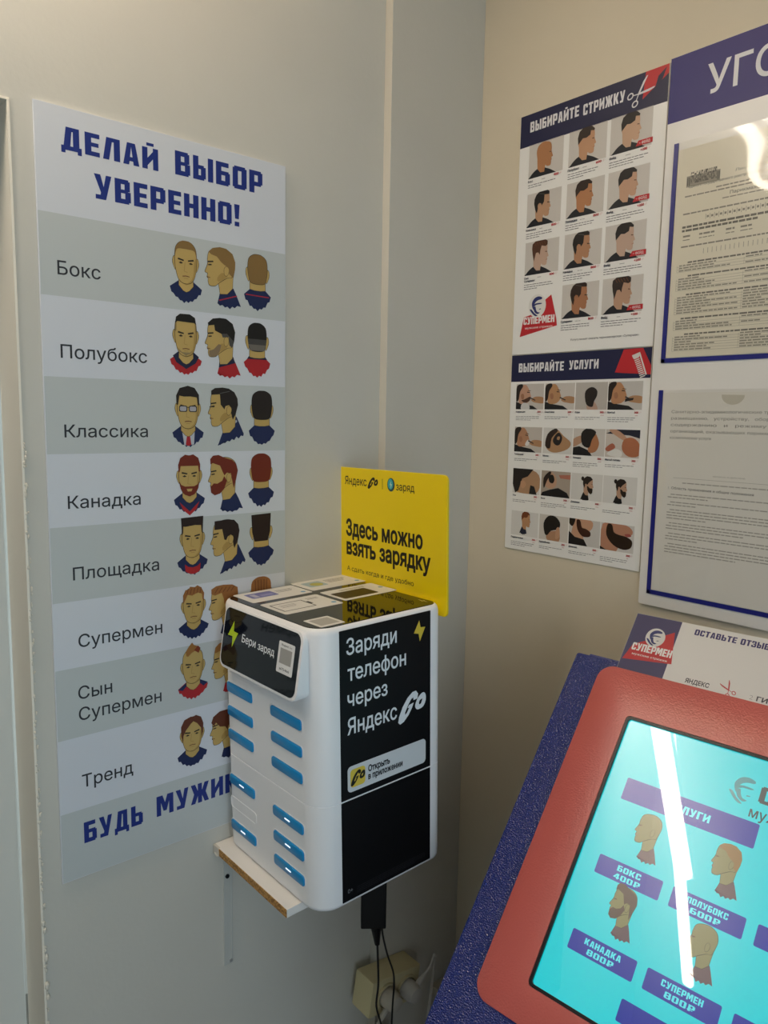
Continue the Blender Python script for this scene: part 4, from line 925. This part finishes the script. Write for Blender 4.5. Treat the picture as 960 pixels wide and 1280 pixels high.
# sloping display on the front
DO, DU = Vector((-.0185, 0, .2985)), Vector((-.0035, 0, .3835))
DSF = SF(DO, (0, -1, 0), DU - DO)
DLEN = (DU - DO).length
bm = bmesh.new()
def dl(n, ins, yb): return [DSF.at(x, y, n) for x, y in rrect(.0335 + ins, -.003 + ins, .2375 - ins, DLEN + .002 - ins, .013 - ins * .5, 5)]
back = [SW @ Vector((.002, -x, DO.z + (y / DLEN) * (DU.z - DO.z))) for x, y in rrect(.0335, -.003, .2375, DLEN + .001, .013, 5)]
loft(bm, [back, dl(-.002, 0, 0), dl(-.0004, .0006, 0), dl(0, .0022, 0)])
dh = link('display_housing', bm, WH, None, station, True)
bm = bmesh.new(); slab(bm, rrect(.0372, .0012, .2325, DLEN - .0012, .0115, 5), -.0002, .0005, .0003); link('display_panel', bm, mat('#0a0b0d', .08, .5), DSF.W, station)
DP = Frame(DSF.at(0, 0, .0005), DSF.U, DSF.V)
def c7(x, y): return (270 + x * .135417, 740 + y * .135417)
A = Art(DP, .35); A.px_text('Бери', c7(236, 460), c7(362, 515), 10.2, '#e6e9ec', 2, .012); A.px_text('заряд', c7(382, 535), c7(536, 590), 7.4, '#e6e9ec', 2, .012, 'н'); A.build('lettering', station)
A = Art(DP, .35); A.poly([tuple(DP.uv(*c7(*p))) for p in [(172, 265), (112, 392), (152, 408), (145, 508), (205, 383), (166, 362)]], '#b7d020', 2); A.build('bolt_emblem', station)
P = [DP.uv(*c7(*p)) for p in [(590, 447), (735, 500), (697, 795), (552, 725)]]
lx0, lx1, ly0, ly1 = (P[0].x + P[3].x) / 2, (P[1].x + P[2].x) / 2, (P[2].y + P[3].y) / 2, (P[0].y + P[1].y) / 2
bm = bmesh.new(); slab(bm, rrect(lx0, ly0, lx1, ly1, .002), 0, .0003); lab = link('number_label', bm, mat('#e8e8e8', .4), DP.W, station)
A = Art(Frame(DP.at(0, 0, .0003), DP.U, DP.V)); A.text('Яндекс Go', lx0 + .006, ly1 - .0055, lx1 - lx0 - .012, .0026, '#2a2a2a', 2, .012); A.rect(lx0 + .005, ly0 + .0125, lx1 - .005, ly1 - .0085, '#a3a19d', 2)
A.text('#75466', lx0 + .007, ly0 + .004, lx1 - lx0 - .014, .0034, '#2a2a2a', 2, .01); link('number_label_print', A.bm, A.mats, A.f.W, lab, 'keep')

# slots and the power banks in them
FF = SF((0, 0, 0), (0, -1, 0), (0, 0, 1))
ROWZ = (.2632, .2262, .1894, .1176, .0800, .0441); UL = ((.0243, .0966), (.1470, .2221)); SHT = .0148
SLOTM = mat('#f2f1f2', .35, .45); BLUE = mat('#0f8ccb', .3, .45)
proto = None
ORD = ('topmost', 'second', 'third', 'fourth', 'fifth', 'lowest')
for c in range(2):
    for r in range(6):
        z1 = ROWZ[r] + .0009; z0 = z1 - SHT; u0, u1 = UL[c]
        bm = bmesh.new()
        o0 = rrect(u0 - .0024, z0 - .0022, u1 + .0024, z1 + .0022, .0060, 6); i0 = rrect(u0 - .0004, z0 - .0004, u1 + .0004, z1 + .0004, .0046, 6)
        loft(bm, [[(*p, -.0002) for p in o0], [(*p, .0004) for p in rrect(u0 - .0018, z0 - .0016, u1 + .0018, z1 + .0016, .0055, 6)], [(*p, .0004) for p in i0], [(*p, -.0001) for p in i0]], False, True)
        link('slot', bm, SLOTM, FF.W, station, True)
        if c == 0 and r == 4: continue
        lit = (c == 0 and r in (3, 5)) or (c == 1 and r >= 3)
        O = FF.W @ T((u0 + u1) / 2, (z0 + z1) / 2, 0)
        pb = empty('power_bank', O, 'x', 'power bank', 'power banks in the station slots')
        side = ('left', 'right')[c]
        n = [k for k in range(6) if not (c == 0 and k == 4)]
        pb['label'] = ('blue power bank end with lit white bar, ' if lit else 'unlit blue power bank end, ') + \
            {(0, 0): 'directly under left end of the black display', (0, 1): 'second from top in the left column', (0, 2): 'third from top in the left column', (0, 3): 'just above the empty white slot', (0, 5): 'just below the empty white slot',
             (1, 0): 'topmost of the right column', (1, 1): 'second from top in the right column', (1, 2): 'lowest unlit one in the right column', (1, 3): 'fourth from top in the right column', (1, 4): 'second from bottom in the right column', (1, 5): 'lowest of the right column'}[(c, r)]
        bm = bmesh.new(); w = (u1 - u0) / 2
        slab(bm, rrect(-w, -SHT / 2, w, SHT / 2, .0043, 6), 0, .0022, .0009); link('shell', bm, BLUE, O, pb, True)
        if lit:
            bm = bmesh.new(); slab(bm, rrect(-.0066, -.0009, .0066, .0009, .0007, 2), .0022, .0024); link('status_light', bm, mat('#eef6ff', .4, emit=1.5, emit_col='#e6f3ff'), O, pb)

# yellow sign behind the station
YF = SF((.2308, 0, 0), (0, -1, 0), (0, 0, 1))
sign = empty('yellow_sign', YF.W @ T(.12, .367, 0), 'upright yellow plastic sign rising behind the white charging station', 'sign')
bm = bmesh.new(); slab(bm, rrect(.0012, .3668, .2567, .5735, (.006, .008, .009, .004), 5), -.0035, 0, .0005)
link('plate', bm, mat('#f0d000', .33, .45), YF.W, sign)
def c6(x, y): return (400 + x * .1875, 570 + y * .1875)
BRN = '#1d1509'
A = Art(YF); A.px_text('Яндекс', c6(167, 184), c6(311, 203), 10.2, BRN, 2, .01); a = YF.uv(*c6(318, 217)); b = YF.uv(*c6(385, 190)); t = YF.uv(*c6(350, 137)); go_logo(A, a.x, a.y, b.x - a.x, t.y - a.y - .001, BRN); A.build('company_logo', sign)
A = Art(YF); a = YF.uv(*c6(414, 152)); b = YF.uv(*c6(418, 222)); A.rect(a.x, b.y, b.x, a.y, '#7b6a12', 2); A.build('divider', sign)
A = Art(YF); p = YF.uv(*c6(473, 192)); A.ell(p.x, p.y, .0088, .0105, '#1d3a40', 2); A.ell(p.x - .001, p.y + .001, .0064, .0082, '#3aa7b5', 3); A.poly([(p.x + a_ * .005, p.y + b_ * .006) for a_, b_ in bolt], '#cfe3d0', 4)
A.px_text('заряд', c6(507, 229), c6(630, 240), 7.2, BRN, 2, .01, 'н'); A.build('service_logo', sign)
A = Art(YF); A.px_text('Здесь можно', c6(175, 526), c6(685, 618), 19.5, BRN, 2, .034); A.px_text('взять зарядку', c6(178, 657), c6(738, 763), 14.6, BRN, 2, .034, 'н'); A.build('heading', sign)
A = Art(YF); A.px_text('А сдать когда и где удобно', c6(182, 755), c6(625, 872), 5.6, BRN, 2, .004); A.build('small_line', sign)

# shelf
shelf = empty('wall_shelf', SW, 'small white chipboard shelf with a raw brown edge under the charging station', 'shelf')
SHW = SW @ T(-.0215, 0, 0)
bm = bmesh.new(); box(bm, .0006, -.2085, -.0122, .155, -.0005, -.0004, .0004); link('board', bm, mat('#ebe7e1', .4), SHW, shelf)
bm = bmesh.new(); box(bm, -.0004, -.2083, -.012, .0006, -.019, -.0006); link('raw_edge', bm, chip_mat(), SHW, shelf)
bm = bmesh.new(); box(bm, -.0008, -.0185, -.0135, .004, -.0004, -.0002, .0015)
for i in range(9): bmesh.ops.create_icosphere(bm, subdivisions=1, radius=.0022, matrix=T(random.uniform(-.001, .004), -.002 - .0018 * i, -.012 + random.uniform(-.002, .001)))
link('sealant', bm, mat('#cfcac0', .7), SHW, shelf)
BW_ = T(-.5095, 0, 0); br = (-.702 + H0, -.849 + H0)
bm = bmesh.new(); box(bm, -.0105, -.0022, -.853 + H0, .0045, 0, -.652 + H0, .0006); box(bm, .0022, -.0032, -.850 + H0, .0045, -.002, -.655 + H0, .0004)
box(bm, -.0105, -.15, -.654 + H0, .0045, -.0022, -.6515 + H0, .0005); link('bracket', bm, mat('#bfc0ba', .4), BW_, shelf)
for z in (-.7005, -.8475):
    bm = bmesh.new(); tube(bm, [(-.0045 if z > -.8 else .001, -.0018, z + H0), (-.0045 if z > -.8 else .001, -.0042, z + H0)], .0034 if z > -.8 else .0026, 12); link('screw', bm, mat('#26282a' if z > -.8 else '#b9bab8', .4, metal=.6), BW_, shelf)

# ================================================================== power supply, cables and socket under the station
def un_y(px, py, y):
    d_ = fwd + rgt * ((px - 480) / FPX) - upv * ((py - 640) / FPX); t_ = (y - CAM.y) / d_.y; return CAM + d_ * t_
adp = empty('power_adapter', T(-.372, -.2, -.7 + H0), 'black block power adapter hanging under the charging station', 'adapter')
KB = mat('#0c0c0d', .45, .3)
AW_ = T(-.3722, -.195, 0) @ Matrix.Rotation(-.66, 4, 'Z')
bm = bmesh.new(); box(bm, -.0195, -.012, -.7385 + H0, .0185, .012, -.648 + H0, .0022); link('body', bm, KB, AW_, adp)
bm = bmesh.new(); tube(bm, [un_y(470, 1153, -.194), un_y(470.3, 1161, -.194), un_y(471, 1172, -.194), un_y(471.5, 1180, -.194)], [.0085, .008, .0055, .004], 12); link('strain_relief', bm, KB, None, adp)
pts = [un_y(471.5, 1178, -.194), un_y(472.5, 1205, -.18), un_y(472.8, 1232, -.165), un_y(470.5, 1258, -.15), un_y(477, 1284, -.14), un_y(480, 1320, -.12)]
bm = bmesh.new(); tube(bm, smooth_path(pts), .0017, 8); tag(link('power_cable', bm, KB), 'straight black cable running down from the adapter\'s tapered sleeve', 'cable')
pts = [un_y(477, 1157, -.188), un_y(479, 1172, -.18), un_y(484.5, 1194, -.16), un_y(491.5, 1215, -.14), un_y(492.5, 1232, -.13), un_y(490.8, 1255, -.13), un_y(489.5, 1284, -.13), un_y(489, 1320, -.12)]
bm = bmesh.new(); tube(bm, smooth_path(pts), .0016, 8); tag(link('power_cable', bm, KB), 'curved black cable bowing right in front of the socket', 'cable')
SY = -.0178
SKW = T(-.2625, SY, -.9755 + H0) @ Matrix.Rotation(math.radians(9), 4, 'Y')      # hangs a little crooked
sock = empty('wall_socket', SKW, 'cream surface mounted double wall socket below the charging station', 'socket')
CR = mat('#cfc296', .45); CRM = mat('#c2b48c', .5); SKL, SKD, SKH = .118, .05, .066
bm = bmesh.new(); box(bm, 0, -SKD, -SKH, SKL, 0, 0, .005); link('housing', bm, CR, SKW, sock, True)
OX = (.036, .085)
def disc(rings, n=24): return [[(cx_ + r * math.cos(2 * math.pi * k / n), -y, -SKH / 2 + r * math.sin(2 * math.pi * k / n)) for k in range(n)] for cx_, r, y in rings]
for x in OX:
    bm = bmesh.new(); loft(bm, disc([(x, .0235, SKD - .001), (x, .023, SKD + .004), (x, .02, SKD + .0045), (x, .019, SKD + .0006)])); link('outlet', bm, CRM, SKW, sock, True)
def plug(x, label, col, dirv):
    W = SKW; e = empty('plug', W @ T(x, -SKD - .004, -SKH / 2), label, 'plug')
    bm = bmesh.new(); loft(bm, disc([(x, .017, SKD + .001), (x, .0175, SKD + .01), (x, .017, SKD + .02), (x, .0135, SKD + .03), (x, .005, SKD + .0325)], 20)); link('body', bm, mat(col, .5), W, e, True)
    d_ = Vector(dirv); c_ = Vector((x, -SKD - .017, -SKH / 2)); pa = [c_ + d_ * k for k in (.013, .022, .03, .038)]
    bm = bmesh.new(); tube(bm, pa, [.0062, .0056, .0048, .0036], 10)
    for k in range(6): tube(bm, [c_ + d_ * (.018 + k * .0034), c_ + d_ * (.0197 + k * .0034)], .0068 - k * .0004, 10)
    link('strain_relief', bm, mat(col, .5), W, e)
    bm = bmesh.new(); l_ = pa[-1]; tube(bm, smooth_path([l_, l_ + d_ * .016, l_ + d_ * .02 + Vector((-.006 if d_.z < 0 else .006, 0, -.03 if d_.z < 0 else .004)), l_ + Vector((-.02 if d_.z < 0 else .028, 0, -.2))]), .0026, 8); link('cord', bm, mat(col, .5), W, e)
plug(OX[0], 'pale plug in the left outlet of the cream socket, sleeve pointing down left', '#b9b2a4', (-.66, .0, -.75))
plug(OX[1], 'pale grey plug in the right outlet of the cream socket', '#c3bdb4', (.75, .0, .66))
ch = empty('phone_charger', T(-.226, SY - .03, -1.15 + H0), 'white charger block hanging just under the left plug', 'charger')
bm = bmesh.new(); box(bm, -.25, SY - .062, -1.2 + H0, -.218, SY - .03, -1.092 + H0, .004); link('body', bm, mat('#d3d2cf', .4), None, ch, True)
bm = bmesh.new(); box(bm, -.243, SY - .056, -1.092 + H0, -.225, SY - .036, -1.082 + H0, .002); link('collar', bm, mat('#bdbcb8', .5), None, ch)
jb = empty('cable_box', T(-.03, SY, -1.15 + H0), 'small pale cable box on the wall behind the blue kiosk edge', 'cable box')
bm = bmesh.new(); box(bm, -.07, SY - .02, -1.165 + H0, -.022, SY, -1.105 + H0, .004); link('cover', bm, mat('#a9a293', .5), None, jb, True)
bm = bmesh.new(); tube(bm, smooth_path([(-.066, SY - .022, -1.112 + H0), (-.05, SY - .028, -1.096 + H0), (-.03, SY - .03, -1.085 + H0), (-.012, SY - .03, -1.07 + H0), (-.006, SY - .02, -1.2 + H0)]), .002, 8); link('wire', bm, KB, None, jb)

# ================================================================== SELF-SERVICE KIOSK (right)
KY, KT, KN = .105, .876, -.08
hdir = Vector((math.cos(KY), math.sin(KY), 0)); KA = Vector((math.sin(KY), -math.cos(KY), 0)); KBv = hdir * math.cos(KT) + Vector((0, 0, math.sin(KT)))
KNv = KA.cross(KBv)
KF = Frame(KNv * KN + Vector((0, 0, H0)), KA, KBv)          # plane of the blue face plate
KU0, KU1, KV0, KV1 = .3459, 1.165, -.93, -.3481
kiosk = empty('payment_kiosk', KF.W @ T((KU0 + KU1) / 2, KV0, 0), 'self service kiosk with a blue plate, pink-red bezel and lit cyan touch screen', 'kiosk')
BLU = mat('#10277c', .2, 1.0, bump=(540, 1, .0021, .6)); RED = mat('#c9635c', .3, .6, bump=(480, .5, .0009, .6)); BLD = mat('#14266f', .4, .4)
bm = bmesh.new(); slab(bm, rrect(KU0, KV0, KU1, KV1, .004, 3), -.003, 0, .001); link('face_plate', bm, BLU, KF.W, kiosk, True)
bm = bmesh.new(); slab(bm, rrect(KU0 + .0015, KV0 + .0015, KU1 - .0015, KV1 - .0015, .004, 3), -.05, -.003); link('housing', bm, BLD, KF.W, kiosk)
bm = bmesh.new(); slab(bm, rrect(KU0 + .02, KV1 - .001, KU1 - .02, KV1 + .0025, .001, 2), -.02, -.001); link('top_lip', bm, BLD, KF.W, kiosk)
# bezel: a ring around the screen opening
SU0, SU1, SV0, SV1 = .4560, 1.055, -.7671, -.4241
RU0, RU1, RV0, RV1 = .3912, 1.12, -.8125, -.3570
bm = bmesh.new(); rt = .005
oo = rrect(RU0, RV0, RU1, RV1, .022, 8); ii = rrect(SU0 - .004, SV0 - .004, SU1 + .004, SV1 + .004, .006, 8)
oi = rrect(RU0 + .0012, RV0 + .0012, RU1 - .0012, RV1 - .0012, .021, 8)
loft(bm, [[(*p, 0) for p in oo], [(*p, rt - .0008) for p in oo], [(*p, rt) for p in oi], [(*p, rt) for p in ii], [(*p, .0004) for p in ii]], False, False); link('bezel', bm, RED, KF.W, kiosk, True)
bm = bmesh.new(); ib = rrect(SU0 - .0036, SV0 - .0036, SU1 + .0036, SV1 + .0036, .006, 8); ic = rrect(SU0, SV0, SU1, SV1, .004, 8)
loft(bm, [[(*p, .0004) for p in ib], [(*p, .0042) for p in ib], [(*p, .0042) for p in ic], [(*p, .0008) for p in ic]], False, False); link('screen_gasket', bm, mat('#0a0d14', .35), KF.W, kiosk)
EM = 1.15
SCF = Frame(KF.at(0, 0, .0012), KF.U, KF.V)
def scr(**k): return Art(SCF, rough=.24, spec=.9, coat=1, emit=EM)
A = scr(); A.rect(SU0 - .0006, SV0 - .0006, SU1 + .0006, SV1 + .0006, '#12d3dc', 0); A.build('screen', kiosk)
BTN = '#23329a'
def k5(x, y): return (680 + x * .29167, 900 + y * .29167)
def k8(x, y): return (540 + x * .4375, 740 + y * .4375)
def k6(x, y): return (660 + x * .3125, 1080 + y * .3125)
def rect_from(tl, tr, br, bl):
    P = [SCF.uv(*q) for q in (tl, tr, br, bl)]; return (P[0].x + P[3].x) / 2, (P[2].y + P[3].y) / 2, (P[1].x + P[2].x) / 2, (P[0].y + P[1].y) / 2
x0, y0, x1, y1 = rect_from(k5(362, 238), k5(925, 458), k5(893, 562), k5(332, 328)); HB = (x0, y0, x1, y1)
A = scr(); A.rect(x0, y0, x1, y1, BTN, 1, .002); A.block('УСЛУГИ', (x0 + x1) / 2 - .022, (y0 + y1) / 2 - .005, .05, .0095, '#5fe6ea', 3); A.build('header_bar', kiosk)
b1 = rect_from(k8(483, 745), k8(662, 830), k8(645, 885), k8(464, 797)); b3 = rect_from(k8(404, 957), k8(586, 1055), k8(568, 1117), k8(385, 1012))
b4 = rect_from(k8(613, 1080), k8(830, 1195), k8(812, 1250), k8(596, 1135))
b2 = rect_from(k8(690, 850), k8(907, 945), k8(892, 1008), k8(676, 905))
BWD = ((b1[2] - b1[0]) + (b3[2] - b3[0])) / 2; BHT = ((b1[3] - b1[1]) + (b3[3] - b3[1])) / 2
C1 = (b1[0] + b3[0]) / 2; PITCH_U = b4[0] - b3[0]; ROW1, ROW2 = b1[1], b3[1]
GREY = '#8f8f80'
def button(u, v, name, price, hs=None):
    A = scr(); A.rect(u, v, u + BWD, v + BHT, BTN, 1, .002)
    if name:
        w = min(.0074 * len(name), BWD * .56); A.block(name, u + BWD / 2 - w / 2, v + BHT * .54, w, BHT * .3, '#57e4ea', 3, .1)
        A.block(price, u + BWD / 2 - .0165, v + BHT * .13, .033, BHT * .28, '#57e4ea', 3, .1)
    A.build('screen_button', kiosk)
    if hs:
        A = scr(); head_side(A, u + BWD * .56, v + BHT + .030, .0142, .0138, hs[0], hs[1], '#5d4a50', None, 5, 1, '#7d7c52'); A.build('screen_portrait', kiosk)
COLS = [C1 + i * PITCH_U for i in range(4)]
for r, (vv_, items) in enumerate(((ROW1, (('БОКС', '400₽', ('none', '#7d7a52')), ('ПОЛУБОКС', '600₽', ('buzz', '#7d7a52')), ('КЛАССИКА', '800₽', ('side', '#3b2c28')))),
                                 (ROW2, (('КАНАДКА', '800₽', ('beard', '#4d3c33')), ('СУПЕРМЕН', '800₽', ('none', '#6d7a52')), ('ПЛОЩАДКА', '800₽', ('flat', '#3b2c28')))))):
    for c, it in enumerate(items):
        if COLS[c] + BWD < SU1: button(COLS[c], vv_, *it)
p = SCF.uv(*k8(543, 1160)); 
A = scr(); A.rect(p.x, SV0 + .012, p.x + BWD * 1.6, p.y, BTN, 1, .002); A.build('screen_button', kiosk)
# head mark and brand lettering at the top of the screen
A = scr(); p = SCF.uv(930, 987); head_mark(A, p.x, p.y, .0185, '#3d8f96', 3)  # mark colour paled to stand in for haze on the glass
q = SCF.uv(948, 1000); A.block('СУПЕРМЕН', q.x, q.y - .003, .15, .02, '#2f4046', 3, .1); q2 = SCF.uv(936, 1017); A.text('мужские стрижки', q2.x, q2.y - .003, .13, .009, '#2f4046', 3, .012, 'н'); A.build('screen_logo', kiosk)
# body and pedestal to the floor
ctr = KF.at((KU0 + KU1) / 2, (KV0 + KV1) / 2, -.05)
bm = bmesh.new()
top = [KF.at(u, v, -.05) for u, v in ((KU0 + .03, KV0 + .03), (KU1 - .03, KV0 + .03), (KU1 - .03, KV1 - .12), (KU0 + .03, KV1 - .12))]
bot = [Vector((p_.x + .12, p_.y, .02)) for p_ in top]; bot = [Vector((min(p_.x, -.04), p_.y, .02)) for p_ in bot]
loft(bm, [top, bot]); link('pedestal', bm, BLU, None, kiosk)
# review card tucked behind the bezel
FLF = Frame(KF.at(0, 0, .003), KF.U, KF.V); fu0, fv0, fv1 = .4135, -.3566, -.2675
fl = empty('review_card', FLF.W @ T(fu0, fv0, 0), 'printed review card with navy and white halves standing on top of the kiosk', 'card')
bm = bmesh.new(); slab(bm, _r(fu0, fv0, fu0 + .205, fv1), -.0006, 0); link('sheet', bm, mat('#d5d2cf', .4, .35), FLF.W, fl)
A = Art(FLF); A.rect(fu0 + .0003, fv0, .4795, fv1 - .0003, '#36345e', 1); A.build('navy_panel', fl)
def f4(x, y): return (760 + x * .208333, 760 + y * .208333)
g = lambda x, y: tuple(FLF.uv(*f4(x, y)))
c0 = FLF.uv(*f4(284, 178))
w0 = FLF.uv(*f4(138, 248)); w1 = FLF.uv(*f4(376, 300))
brand_badge(FLF, fl, [g(85, 300), g(380, 338), g(402, 148), g(300, 178), g(150, 215)], (c0.x, c0.y, .0138), '#d3d0cd', (w0.x, (w0.y + w1.y) / 2), w1.x - w0.x, .0115, 'мужские стрижки')
A = Art(FLF); a = FLF.uv(*f4(516, 162)); b = FLF.uv(*f4(768, 212)); A.block('ОСТАВЬТЕ', a.x, (a.y + b.y) / 2, b.x - a.x, .0088, '#3b3468', 3, .1)
c = FLF.uv(*f4(792, 218)); A.block('ОТЗЫВ', c.x, (a.y + b.y) / 2, (b.x - a.x) * .64, .0088, '#3b3468', 3, .1); A.build('heading', fl)
A = Art(FLF); a = FLF.uv(*f4(458, 446)); b = FLF.uv(*f4(604, 478)); A.text('ЯНДЕКС', a.x, (a.y + b.y) / 2, b.x - a.x, .0062, '#45424a', 3, .03)
c = FLF.uv(*f4(845, 545)); A.text('2 ГИС', c.x, (a.y + b.y) / 2 - .001, .03, .0062, '#45424a', 3, .03); A.build('caption', fl)
A = Art(FLF); p = FLF.uv(*f4(722, 490)); scissors(A, p.x, p.y, .0115, '#b8434a', 128); A.build('scissors_emblem', fl)
